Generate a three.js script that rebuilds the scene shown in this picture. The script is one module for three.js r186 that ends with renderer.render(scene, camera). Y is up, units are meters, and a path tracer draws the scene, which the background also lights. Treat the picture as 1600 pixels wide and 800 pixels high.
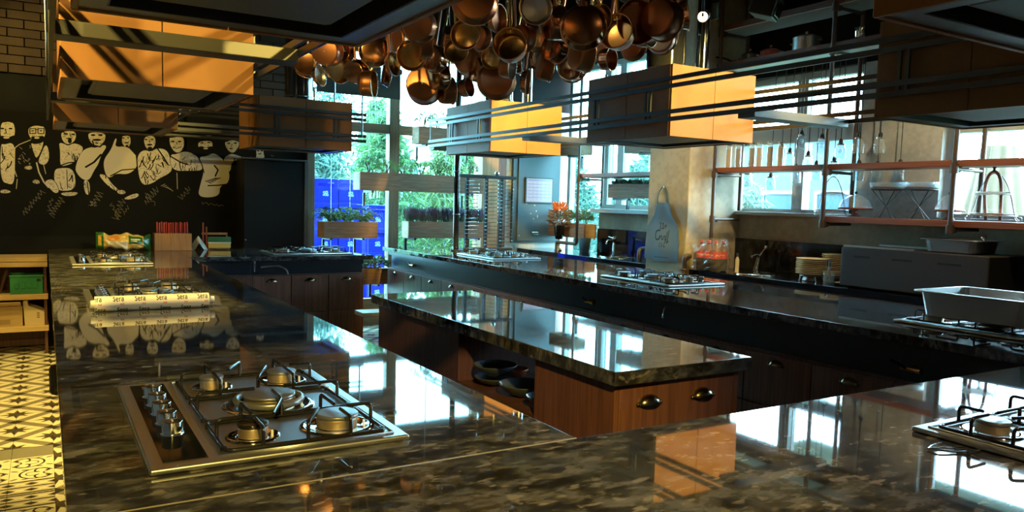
import * as THREE from 'three';
import { RoundedBoxGeometry } from 'three/addons/geometries/RoundedBoxGeometry.js';
import { mergeGeometries } from 'three/addons/utils/BufferGeometryUtils.js';
import { RectAreaLightUniformsLib } from 'three/addons/lights/RectAreaLightUniformsLib.js';

// ---------------------------------------------------------------- camera, sky, lights, exposure
const scene = new THREE.Scene();
const camera = new THREE.PerspectiveCamera(36.482, 2, 0.05, 80);
camera.setViewOffset(1600, 800, 0, -23.573, 1600, 800);
camera.position.set(0, 1.415, 0);
{
  const D = Math.PI / 180, yw = 31.08722 * D, pt = 5.02879 * D, rl = 1.60376 * D;
  const fw = new THREE.Vector3(Math.sin(yw) * Math.cos(pt), -Math.sin(pt), -Math.cos(yw) * Math.cos(pt));
  const rt = new THREE.Vector3(Math.cos(yw), 0, Math.sin(yw)), up = new THREE.Vector3().crossVectors(rt, fw);
  const r2 = rt.clone().multiplyScalar(Math.cos(rl)).addScaledVector(up, Math.sin(rl));
  const u2 = up.clone().multiplyScalar(Math.cos(rl)).addScaledVector(rt, -Math.sin(rl));
  camera.quaternion.setFromRotationMatrix(new THREE.Matrix4().makeBasis(r2, u2, fw.clone().negate()));
}
scene.background = new THREE.Color().setRGB(0.58, 0.82, 1.0);
scene.backgroundIntensity = 27;
const renderer = new THREE.WebGLRenderer({ antialias: true });
renderer.toneMapping = THREE.LinearToneMapping;
renderer.toneMappingExposure = 1.65;
renderer.shadowMap.enabled = true;
RectAreaLightUniformsLib.init();
const WARM = new THREE.Color().setRGB(1.0, 0.73, 0.17);
const WARM2 = new THREE.Color().setRGB(1.0, 0.74, 0.34);
// ceiling spots: [position, target, power, cone]
const SPOTS = [
  [[1.45, 2.55, -0.3], [0.6, 2.1, -3.6], 27, 0.26, WARM],
  [[-0.72, 2.95, -1.75], [0.45, 2.05, -3.6], 19.8, 0.36, WARM],
  [[3.46, 2.85, -2.0], [3.75, 2.0, -3.7], 39.6, 0.36, WARM],
  [[3.46, 2.85, -4.35], [3.75, 2.0, -5.95], 45, 0.34, WARM],
  [[-0.85, 3.1, -5.6], [-0.3, 0.0, -5.9], 36, 0.62, WARM],
  [[-0.2, 3.15, 1.3], [0.3, 0.9, -1.8], 30.6, 0.42, WARM],
  [[-0.8, 3.0, -3.3], [0.42, 0.9, -4.3], 21.6, 0.38, WARM],
  [[-0.6, 3.1, -6.35], [0.35, 1.55, -8.2], 8.1, 0.75, WARM],
  [[4.52, 2.9, -4.55], [5.1, 1.2, -5.1], 5.4, 0.62, WARM2],
  [[4.48, 2.9, -7.1], [4.9, 0.9, -7.4], 4.5, 0.5, WARM2],
  [[4.5, 2.9, -2.5], [5.3, 1.3, -3.2], 4.5, 0.7, WARM2],
  [[1.9, 3.1, 0.5], [1.6, 0.9, -0.7], 6.3, 0.42, WARM2],
];

// ---------------------------------------------------------------- helpers
let seed = 7;
const rnd = () => { seed = (seed * 1664525 + 1013904223) >>> 0; return seed / 4294967296; };
const rr = (a, b) => a + (b - a) * rnd();
const used = {};
function numbered(n) { const k = used[n] = (used[n] ?? -1) + 1; return k ? n + '_' + String(k).padStart(3, '0') : n; }
function shade(o) { o.traverse((c) => { if (c.isMesh) { c.castShadow = true; c.receiveShadow = true; } }); return o; }
const M4 = new THREE.Matrix4(), EU = new THREE.Euler(), QT = new THREE.Quaternion();
function place(g, x = 0, y = 0, z = 0, rx = 0, ry = 0, rz = 0) {
  if (rx || ry || rz) g.applyQuaternion(QT.setFromEuler(EU.set(rx, ry, rz)));
  if (x || y || z) g.translate(x, y, z);
  return g;
}
const bx = (w, h, d, x, y, z, rx, ry, rz) => place(new THREE.BoxGeometry(w, h, d), x, y, z, rx, ry, rz);           // centre
const bb = (x0, x1, y0, y1, z0, z1) => bx(x1 - x0, y1 - y0, z1 - z0, (x0 + x1) / 2, (y0 + y1) / 2, (z0 + z1) / 2);      // bounds
const rb = (w, h, d, r, x, y, z, rx, ry, rz) => place(new RoundedBoxGeometry(w, h, d, 2, r), x, y, z, rx, ry, rz);
const rbb = (x0, x1, y0, y1, z0, z1, r = 0.004) => rb(x1 - x0, y1 - y0, z1 - z0, r, (x0 + x1) / 2, (y0 + y1) / 2, (z0 + z1) / 2);
const cy = (r0, r1, h, x, y, z, rx, ry, rz, n = 20, open = false) => place(new THREE.CylinderGeometry(r0, r1, h, n, 1, open), x, y, z, rx, ry, rz);
const sp = (r, x, y, z, sx = 1, sy = 1, sz = 1, n = 16) => place(new THREE.SphereGeometry(r, n, Math.round(n * 0.7)).scale(sx, sy, sz), x, y, z);
const tor = (R, r, x, y, z, rx, ry, rz, n = 28) => place(new THREE.TorusGeometry(R, r, 7, n), x, y, z, rx, ry, rz);
const lathe = (pts, n = 32, x = 0, y = 0, z = 0, rx, ry, rz) => place(new THREE.LatheGeometry(pts.map(([a, b]) => new THREE.Vector2(a, b)), n), x, y, z, rx, ry, rz);
class Poly extends THREE.Curve {
  constructor(p) { super(); this.p = p.map((v) => new THREE.Vector3(...v)); this.l = [0]; for (let i = 1; i < this.p.length; i++) this.l.push(this.l[i - 1] + this.p[i].distanceTo(this.p[i - 1])); }
  getPoint(t, o = new THREE.Vector3()) { const L = this.l[this.l.length - 1] * t; let i = 1; while (i < this.p.length - 1 && this.l[i] < L) i++; return o.lerpVectors(this.p[i - 1], this.p[i], (L - this.l[i - 1]) / (this.l[i] - this.l[i - 1] || 1)); }
}
function rounded(p, f) {                                                 // polyline with its corners cut round
  const o = [p[0]];
  for (let i = 1; i < p.length - 1; i++) {
    const a = new THREE.Vector3(...p[i - 1]), b = new THREE.Vector3(...p[i]), c = new THREE.Vector3(...p[i + 1]);
    const d1 = Math.min(f, a.distanceTo(b) / 2), d2 = Math.min(f, c.distanceTo(b) / 2);
    const s = b.clone().addScaledVector(a.clone().sub(b).normalize(), d1), e = b.clone().addScaledVector(c.clone().sub(b).normalize(), d2);
    for (const t of [0, 0.33, 0.67, 1]) o.push(s.clone().multiplyScalar((1 - t) * (1 - t)).addScaledVector(b, 2 * t * (1 - t)).addScaledVector(e, t * t).toArray());
  }
  o.push(p[p.length - 1]); return o;
}
function wire(p, r, n = 6, seg) {                                        // tube along a polyline, one ring per point
  const pts = p.map((v) => new THREE.Vector3(...v)), pos = [], nor = [], uv = [], idx = [];
  let prev = null;
  pts.forEach((q, i) => {
    const t = (i === 0 ? pts[1].clone().sub(q) : i === pts.length - 1 ? q.clone().sub(pts[i - 1]) : pts[i + 1].clone().sub(q).normalize().add(q.clone().sub(pts[i - 1]).normalize())).normalize();
    let u = prev ? prev.clone().addScaledVector(t, -prev.dot(t)) : (Math.abs(t.y) < 0.9 ? new THREE.Vector3(0, 1, 0) : new THREE.Vector3(1, 0, 0)).cross(t);
    if (u.lengthSq() < 1e-8) u = new THREE.Vector3(1, 0, 0.3).cross(t);
    u.normalize(); prev = u; const w = t.clone().cross(u);
    for (let k = 0; k <= n; k++) { const a = k / n * Math.PI * 2, d = u.clone().multiplyScalar(Math.cos(a)).addScaledVector(w, Math.sin(a)); nor.push(d.x, d.y, d.z); const s = q.clone().addScaledVector(d, r); pos.push(s.x, s.y, s.z); uv.push(k / n, i); }
  });
  for (let i = 0; i < pts.length - 1; i++) for (let k = 0; k < n; k++) { const a = i * (n + 1) + k, b = a + n + 1; idx.push(a, a + 1, b, b, a + 1, b + 1); }
  for (const [i0, s] of [[0, 1], [pts.length - 1, -1]]) {                // caps
    const c = pos.length / 3, q = pts[i0], t = (i0 ? pts[i0].clone().sub(pts[i0 - 1]) : pts[0].clone().sub(pts[1])).normalize();
    pos.push(q.x, q.y, q.z); nor.push(t.x, t.y, t.z); uv.push(0, 0);
    for (let k = 0; k <= n; k++) { const j = (i0 * (n + 1) + k) * 3; pos.push(pos[j], pos[j + 1], pos[j + 2]); nor.push(t.x, t.y, t.z); uv.push(0, 0); }
    for (let k = 0; k < n; k++) s > 0 ? idx.push(c, c + k + 2, c + k + 1) : idx.push(c, c + k + 1, c + k + 2);
  }
  const g = new THREE.BufferGeometry();
  g.setAttribute('position', new THREE.Float32BufferAttribute(pos, 3)); g.setAttribute('normal', new THREE.Float32BufferAttribute(nor, 3)); g.setAttribute('uv', new THREE.Float32BufferAttribute(uv, 2)); g.setIndex(idx);
  return g;
}
const bar = (a, b, r, n = 6) => wire([a, b], r, n);
function merged(gs) {
  gs = [gs].flat(3);
  if (gs.length === 1) return gs[0];
  gs = gs.map((g) => { const h = g.index ? g.toNonIndexed() : g; for (const k of Object.keys(h.attributes)) if (!['position', 'normal', 'uv'].includes(k)) h.deleteAttribute(k); return h; });
  return mergeGeometries(gs);
}
function metreUV(g, axis) {                                              // uv in metres from the position; axis = the grain's axis, put along v
  g = g.index ? g.toNonIndexed() : g; const p = g.attributes.position, n = g.attributes.normal, uv = new Float32Array(p.count * 2);
  for (let i = 0; i < p.count; i++) {
    const a = [Math.abs(n.getX(i)), Math.abs(n.getY(i)), Math.abs(n.getZ(i))], P = [p.getX(i), p.getY(i), p.getZ(i)];
    const m = a[0] > a[1] && a[0] > a[2] ? 0 : a[1] > a[2] ? 1 : 2; let q = [0, 1, 2].filter((k) => k !== m);
    let v = q.includes(axis) ? axis : q[1], u = q.find((k) => k !== v);
    uv[2 * i] = P[u] + 0.37 * P[m]; uv[2 * i + 1] = P[v] + 0.11 * P[m];
  }
  g.setAttribute('uv', new THREE.BufferAttribute(uv, 2)); return g;
}
function mesh(name, gs, m, parent, axis) {
  let g = merged(gs); if (m.userData.metres) g = metreUV(g, axis ?? m.userData.axis ?? 1);
  const o = new THREE.Mesh(g, m); o.name = parent && parent !== scene ? name : numbered(name); (parent ?? scene).add(o); return o;
}
function thing(name, label, category, pos = [0, 0, 0], turn = 0, group) {
  const o = new THREE.Group(); o.name = numbered(name); o.position.set(...pos); o.rotation.y = turn; scene.add(o);
  o.userData = { label, category }; if (group) o.userData.group = group; return o;
}
function single(name, gs, m, label, category, group, pos, turn, axis) {
  const o = mesh(name, gs, m, scene, axis); o.userData = { label, category }; if (group) o.userData.group = group;
  if (pos) o.position.set(...pos); if (turn) o.rotation.y = turn; return o;
}
function struct(name, gs, m, axis) { const o = mesh(name, gs, m, scene, axis); o.userData = { kind: 'structure' }; return o; }
function dup(src, label, pos, turn = 0, group) {
  const o = src.clone(); o.name = numbered(src.name.replace(/_\d{3}$/, '')); o.userData = { ...src.userData, label }; if (group) o.userData.group = group;
  o.position.set(...pos); o.rotation.y = turn; scene.add(o); return o;
}

// ---------------------------------------------------------------- textures
const hash = (x, y, s) => { let h = (x * 374761393 + y * 668265263 + s * 2147483647) | 0; h = Math.imul(h ^ (h >>> 13), 1274126177); h = Math.imul(h ^ (h >>> 16), 2246822519); return ((h ^ (h >>> 15)) >>> 0) / 4294967296; };
function vnoise(x, y, per, s) {                                          // tiling value noise
  const xi = Math.floor(x), yi = Math.floor(y), fx = x - xi, fy = y - yi, u = fx * fx * (3 - 2 * fx), v = fy * fy * (3 - 2 * fy);
  const w = (a, b) => hash(((a % per[0]) + per[0]) % per[0], ((b % per[1]) + per[1]) % per[1], s);
  return (w(xi, yi) * (1 - u) + w(xi + 1, yi) * u) * (1 - v) + (w(xi, yi + 1) * (1 - u) + w(xi + 1, yi + 1) * u) * v;
}
function fbm(u, v, fx, fy, oct, s) { let a = 0, k = 0.5, t = 0; for (let i = 0; i < oct; i++) { a += k * vnoise(u * fx, v * fy, [fx, fy], s + i); t += k; k *= 0.55; fx *= 2; fy *= 2; } return a / t; }
function tex(w, h, f, size = [1, 1]) {                                   // f(u, v) -> linear rgb; size = metres covered
  const d = new Uint8Array(w * h * 4), e = (c) => Math.max(0, Math.min(255, 255 * (c <= 0.0031308 ? 12.92 * c : 1.055 * Math.pow(c, 1 / 2.4) - 0.055)));
  for (let j = 0; j < h; j++) for (let i = 0; i < w; i++) { const c = f(i / w, j / h), k = 4 * (j * w + i); d[k] = e(c[0]); d[k + 1] = e(c[1]); d[k + 2] = e(c[2]); d[k + 3] = 255; }
  const t = new THREE.DataTexture(d, w, h); t.colorSpace = THREE.SRGBColorSpace; t.magFilter = THREE.LinearFilter; t.minFilter = THREE.LinearMipmapLinearFilter; t.generateMipmaps = true;
  t.wrapS = t.wrapT = THREE.RepeatWrapping; t.repeat.set(1 / size[0], 1 / size[1]); t.needsUpdate = true; return t;
}
function canvasTex(w, h, draw) {
  const c = document.createElement('canvas'); c.width = w; c.height = h; draw(c.getContext('2d'), w, h);
  const t = new THREE.CanvasTexture(c); t.colorSpace = THREE.SRGBColorSpace; t.magFilter = THREE.LinearFilter; return t;
}
const mix3 = (a, b, t) => a.map((v, i) => v + (b[i] - v) * t);
const sm = (a, b, x) => { const t = Math.max(0, Math.min(1, (x - a) / (b - a))); return t * t * (3 - 2 * t); };
function std(c, rough = 0.6, o = {}) { const m = new THREE.MeshStandardMaterial({ roughness: rough, ...o }); m.color.setRGB(...c); return m; }
function phys(c, rough = 0.6, o = {}) { const m = new THREE.MeshPhysicalMaterial({ roughness: rough, ...o }); m.color.setRGB(...c); return m; }
function metres(m, axis) { m.userData.metres = true; if (axis !== undefined) m.userData.axis = axis; return m; }
function woodTex(base, dark, s, plank) {
  return tex(256, 512, (u, v) => {
    const g = fbm(u, v, 14, 2, 4, s), f = fbm(u, v, 90, 3, 2, s + 9), r = Math.abs(Math.sin((u * 10 + g * 3.2) * 3.14));
    return mix3(base, dark, Math.min(1, 0.55 * r * r + 0.55 * f * (0.4 + g)));
  }, plank ?? [0.5, 1.2]);
}
// polished brown-black granite: long pale flakes in a dark ground
const granTex = tex(1024, 1024, (u, v) => {
  const wx = u + 0.024 * (fbm(u, v, 12, 14, 4, 3) - 0.5), wy = v + 0.02 * (fbm(u, v, 14, 12, 4, 13) - 0.5);
  const a = fbm(wx, wy, 30, 62, 4, 21), b = fbm(wx, wy, 8, 9, 3, 41), c = fbm(wx, wy, 70, 150, 3, 61), f = fbm(wx, wy, 34, 70, 2, 81);
  let col = mix3([0.024, 0.0228, 0.0235], [0.092, 0.087, 0.084], sm(0.32, 0.68, a));
  col = mix3(col, [0.16, 0.15, 0.14], 0.55 * sm(0.5, 0.72, a * 0.45 + c * 0.55));
  col = mix3(col, [0.26, 0.23, 0.195], 0.65 * sm(0.64, 0.76, f * 0.75 + c * 0.25));
  col = mix3(col, [0.085, 0.096, 0.115], 0.4 * sm(0.45, 0.7, b));
  return mix3(col, [0.012, 0.011, 0.0105], 0.5 * sm(0.48, 0.7, fbm(wx, wy, 42, 84, 3, 101)));
}, [1.5, 1.5]);
const mat = {
  granite: metres(phys([1, 1, 1], 0.03, { map: granTex, ior: 1.53 }), 2),
  blackGranite: metres(phys([0.09, 0.11, 0.14], 0.08, { map: granTex, ior: 1.55 }), 2),
  caulk: std([0.30, 0.26, 0.2], 0.5),
  wood: metres(std([1, 1, 1], 0.42, { map: woodTex([0.25, 0.1, 0.058], [0.13, 0.05, 0.03], 200) }), 1),
  woodDark: metres(std([1, 1, 1], 0.5, { map: woodTex([0.15, 0.06, 0.036], [0.075, 0.029, 0.019], 230) }), 1),
  board: metres(std([1, 1, 1], 0.5, { map: woodTex([0.33, 0.115, 0.065], [0.18, 0.06, 0.035], 250) }), 2),
  plankBox: metres(std([1, 1, 1], 0.7, { map: woodTex([0.36, 0.20, 0.115], [0.20, 0.10, 0.06], 270, [0.4, 0.9]) }), 0),
  plankEnd: metres(std([1, 1, 1], 0.75, { map: woodTex([0.55, 0.37, 0.24], [0.38, 0.23, 0.14], 290, [0.3, 0.5]) }), 0),
  shelfWood: metres(std([1, 1, 1], 0.6, { map: woodTex([0.62, 0.44, 0.22], [0.48, 0.31, 0.14], 310) }), 0),
  panel: metres(phys([1, 1, 1], 0.5, { map: tex(256, 256, (u, v) => mix3([0.27, 0.12, 0.042], [0.225, 0.097, 0.033], sm(0.35, 0.7, fbm(u, v, 5, 5, 4, 330)))), specularIntensity: 0.35 }), 1),
  hoodRim: std([0.21, 0.19, 0.165], 0.42, { metalness: 0.55 }),
  hoodFilter: metres(std([1, 1, 1], 0.5, { metalness: 0.4, map: tex(128, 128, (u, v) => mix3([0.20, 0.17, 0.13], [0.13, 0.115, 0.09], fbm(u, v, 4, 4, 4, 350))) })),
  railMetal: std([0.055, 0.058, 0.062], 0.36, { metalness: 0.6 }),
  beamMetal: std([0.085, 0.078, 0.064], 0.45, { metalness: 0.35 }),
  ductBlack: phys([0.018, 0.018, 0.02], 0.09, { clearcoat: 1, clearcoatRoughness: 0.05 }),
  black: std([0.012, 0.012, 0.013], 0.45),
  blackGloss: phys([0.006, 0.006, 0.007], 0.05),
  blackFascia: std([0.016, 0.022, 0.03], 0.3),
  steel: std([0.66, 0.65, 0.62], 0.36, { metalness: 1 }),
  steelPol: std([0.72, 0.72, 0.72], 0.08, { metalness: 1 }),
  steelDull: std([0.45, 0.46, 0.47], 0.38, { metalness: 1 }),
  enamel: phys([0.012, 0.011, 0.011], 0.16),
  burner: std([0.52, 0.40, 0.25], 0.42, { metalness: 0.9 }),
  burnerCap: std([0.24, 0.245, 0.25], 0.34, { metalness: 0.7 }),
  bronze: std([0.26, 0.20, 0.12], 0.24, { metalness: 1 }),
  brass: std([0.75, 0.50, 0.2], 0.22, { metalness: 1 }),
  copper: std([0.52, 0.23, 0.12], 0.14, { metalness: 1 }),
  copperDull: metres(std([1, 1, 1], 0.34, { metalness: 1, map: tex(256, 256, (u, v) => mix3([0.5, 0.205, 0.105], [0.30, 0.115, 0.06], sm(0.35, 0.75, fbm(u, v, 6, 6, 4, 370)))) })),
  rimCopper: std([0.88, 0.56, 0.36], 0.16, { metalness: 1 }),
  copperGold: std([0.72, 0.42, 0.16], 0.2, { metalness: 1 }),
  tin: std([0.62, 0.58, 0.55], 0.33, { metalness: 1 }),
  pipe: std([0.12, 0.085, 0.07], 0.45, { metalness: 0.5 }),
  mortar: std([0.055, 0.038, 0.026], 0.9),
  plaster: metres(std([1, 1, 1], 0.85, { map: tex(512, 512, (u, v) => mix3([0.40, 0.335, 0.23], [0.30, 0.25, 0.175], sm(0.3, 0.72, 0.6 * fbm(u, v, 4, 4, 5, 400) + 0.4 * fbm(u, v, 40, 40, 2, 420))), [1.6, 1.6]) })),
  concrete: metres(std([1, 1, 1], 0.85, { map: tex(512, 512, (u, v) => mix3([0.50, 0.52, 0.50], [0.36, 0.385, 0.375], sm(0.3, 0.72, 0.65 * fbm(u, v, 4, 4, 5, 440) + 0.35 * fbm(u, v, 50, 50, 2, 460))), [1.6, 1.6]) })),
  wallDark: metres(phys([1, 1, 1], 0.8, { map: tex(128, 128, (u, v) => mix3([0.007, 0.0068, 0.0066], [0.011, 0.0105, 0.010], fbm(u, v, 6, 6, 3, 480))), specularIntensity: 0.3 })),
  wallWarm: std([0.30, 0.25, 0.19], 0.85),
  ceiling: std([0.035, 0.033, 0.03], 0.9),
  frameGrey: std([0.40, 0.43, 0.42], 0.5),
  frameWood: metres(std([1, 1, 1], 0.6, { map: woodTex([0.30, 0.20, 0.13], [0.18, 0.11, 0.07], 500) }), 1),
  postWood: metres(std([1, 1, 1], 0.6, { map: woodTex([0.42, 0.22, 0.10], [0.28, 0.13, 0.055], 520) }), 1),
  blind: std([0.045, 0.036, 0.028], 0.8),
  glass: phys([0.86, 0.95, 0.97], 0.0, { transmission: 1, thickness: 0, ior: 1.45 }),
  glassTeal: phys([0.62, 0.86, 0.88], 0.0, { transmission: 1, thickness: 0, ior: 1.45 }),
  jointDark: std([0.06, 0.08, 0.08], 0.5),
  jarGlass: phys([0.88, 0.95, 0.98], 0.05, { transmission: 0.82, thickness: 0, ior: 1.45 }),
  whiteChina: phys([0.75, 0.73, 0.68], 0.18),
  cream: phys([0.78, 0.65, 0.40], 0.3),
  slate: phys([0.075, 0.095, 0.115], 0.22),
  soil: std([0.03, 0.02, 0.013], 1),
};

// ---------------------------------------------------------------- the room
const WZ = -8.2, WX = 5.6, CEIL = 4.2;
// cement tiles, 20 cm: a grey band from corner to corner, star quarters in the other two corners
const cCream = '#cfc6b0', cGrey = '#77705f', cDark = '#2b2721', cBrown = '#4d4336';
function wear(g, n, k) { let s = 99; const r = () => (s = (s * 16807) % 2147483647) / 2147483647; for (let i = 0; i < k; i++) { g.fillStyle = r() < 0.5 ? 'rgba(40,34,26,0.05)' : 'rgba(235,225,205,0.05)'; const q = 2 + r() * n / 14; g.fillRect(r() * n, r() * n, q, q * (0.4 + r())); } }
function tileStar(g, n) {
  g.fillStyle = cCream; g.fillRect(0, 0, n, n);
  const w = 0.15 * n * Math.SQRT2;
  g.fillStyle = cGrey; g.beginPath(); g.moveTo(n - w, 0); g.lineTo(n, 0); g.lineTo(n, w); g.lineTo(w, n); g.lineTo(0, n); g.lineTo(0, n - w); g.closePath(); g.fill();
  g.fillStyle = cDark; for (const [x, y, a, b] of [[n, 0, -1, 1], [0, n, 1, -1]]) { g.beginPath(); g.moveTo(x, y); g.lineTo(x + a * w * 1.05, y); g.lineTo(x, y + b * w * 1.05); g.closePath(); g.fill(); }
  for (const [cx, cy] of [[0, 0], [n, n]]) for (let k = 0; k < 8; k++) for (const s of [-1, 1]) {
    const a = k * Math.PI / 4, R = n * (k % 2 ? 0.46 : 0.52), q = n * 0.21, b = a + s * Math.PI / 8;
    g.fillStyle = s > 0 ? cDark : cBrown; g.beginPath(); g.moveTo(cx, cy); g.lineTo(cx + R * Math.cos(a), cy + R * Math.sin(a)); g.lineTo(cx + q * Math.cos(b), cy + q * Math.sin(b)); g.closePath(); g.fill();
  }
  wear(g, n, 240);
}
function tileScroll(g, n) {
  g.fillStyle = cCream; g.fillRect(0, 0, n, n); g.strokeStyle = cDark; g.lineCap = 'round';
  const arc = (x, y, r, a, b, w, c) => { g.strokeStyle = c; g.lineWidth = w * n; g.beginPath(); g.arc(x * n, y * n, r * n, a, b); g.stroke(); };
  arc(0.62, 0.5, 0.40, 0.6, 5.7, 0.05, cDark); arc(0.72, 0.26, 0.16, 2.0, 6.6, 0.05, cDark); arc(0.72, 0.74, 0.16, -0.3, 4.2, 0.05, cDark);
  arc(0.5, 0.5, 0.14, 1.0, 5.3, 0.035, cBrown); arc(0.86, 0.5, 0.1, 1.7, 4.6, 0.04, cDark);
  g.fillStyle = cDark; for (const [x, y] of [[0.86, 0.3], [0.86, 0.7]]) { g.beginPath(); g.arc(x * n, y * n, 0.06 * n, 0, 7); g.fill(); }
  g.fillStyle = cBrown; for (const [x, y, a] of [[0.1, 0.16, 0.5], [0.1, 0.84, -0.5], [0.35, 0.12, 0.2], [0.35, 0.88, -0.2]]) { g.beginPath(); g.ellipse(x * n, y * n, 0.1 * n, 0.035 * n, a, 0, 7); g.fill(); }
  wear(g, n, 240);
}
function tileBand(g, n) {
  g.fillStyle = cCream; g.fillRect(0, 0, n, n); g.fillStyle = cDark;
  for (const y of [0.02, 0.46, 0.9]) g.fillRect(0, y * n, n, 0.085 * n);
  for (const y of [0.28, 0.725]) { g.fillRect(0, (y - 0.13) * n, n, 0.022 * n); g.fillRect(0, (y + 0.11) * n, n, 0.022 * n); for (const x of [0, 0.5, 1]) { g.beginPath(); g.moveTo((x - 0.17) * n, y * n); g.lineTo(x * n, (y - 0.1) * n); g.lineTo((x + 0.17) * n, y * n); g.lineTo(x * n, (y + 0.1) * n); g.fill(); } }
  wear(g, n, 240);
}
const tileMat = [tileStar, tileScroll, tileBand].map((d) => new THREE.MeshStandardMaterial({ roughness: 0.32, map: canvasTex(256, 256, (g) => d(g, 256)) }));
const tileGrey = metres(std([1, 1, 1], 0.35, { map: tex(128, 128, (u, v) => mix3([0.20, 0.185, 0.15], [0.155, 0.14, 0.115], fbm(u, v, 8, 8, 3, 600))) }));
const floorTex = canvasTex(512, 512, (g) => { for (let i = 0; i < 2; i++) for (let j = 0; j < 2; j++) { g.save(); g.translate(i * 256 + 128, j * 256 + 128); if ((i + j) % 2) g.rotate(Math.PI / 2); g.translate(-128, -128); tileStar(g, 256); g.restore(); } });
floorTex.wrapS = floorTex.wrapT = THREE.RepeatWrapping; const TS = 0.192; floorTex.repeat.set(0.5 / TS, 0.5 / TS); floorTex.offset.set(0.177 * 0.5 / TS, 4.93 * 0.5 / TS);
const floorMat = metres(new THREE.MeshStandardMaterial({ roughness: 0.35, map: floorTex }), 2);
const floor = struct('floor', bb(-1.65, WX + 0.2, -0.15, -0.006, WZ - 0.2, 2.35), floorMat);
const tileGeo = new THREE.BoxGeometry(TS - 0.002, 0.008, TS - 0.002);
{
  const T = (m, x, z, q) => { const o = new THREE.Mesh(tileGeo, m); o.name = 'tile'; o.position.set(x, -0.004, z); o.rotation.y = q * Math.PI / 2; floor.add(o); };
  for (let i = 1; i < 4; i++) {
    const x = 0.015 - TS * (i - 0.5);
    for (let k = 0; k < 17; k++) T(tileMat[0], x, -4.93 - TS * (k + 0.5), (i + k) % 2);
    const o = new THREE.Mesh(metreUV(new THREE.BoxGeometry(TS - 0.002, 0.008, 0.185)), tileGrey); o.name = 'border_tile'; o.position.set(x, -0.004, -4.836); floor.add(o);
    T(tileMat[1], x, -4.645, 2); T(tileMat[1], x, -4.453, 0); T(tileMat[2], x, -4.261, 0); T(tileMat[2], x, -4.069, 0); T(tileMat[1], x, -3.877, 0);
  }
  for (let i = -14; i > -22; i--) for (let k = 12; k < 17; k++) T(tileMat[0], 0.015 - TS * (i - 0.5), -4.93 - TS * (k + 0.5), Math.abs(i + k) % 2);
}
struct('ceiling', bb(-1.65, WX + 0.2, CEIL, CEIL + 0.15, WZ - 0.2, 2.35), mat.ceiling);
struct('wall_left', bb(-1.65, -1.5, -0.1, CEIL, WZ - 0.15, 2.35), mat.wallWarm);
struct('wall_near', bb(-1.5, WX, -0.1, CEIL, 2.2, 2.35), mat.wallWarm);

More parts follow.
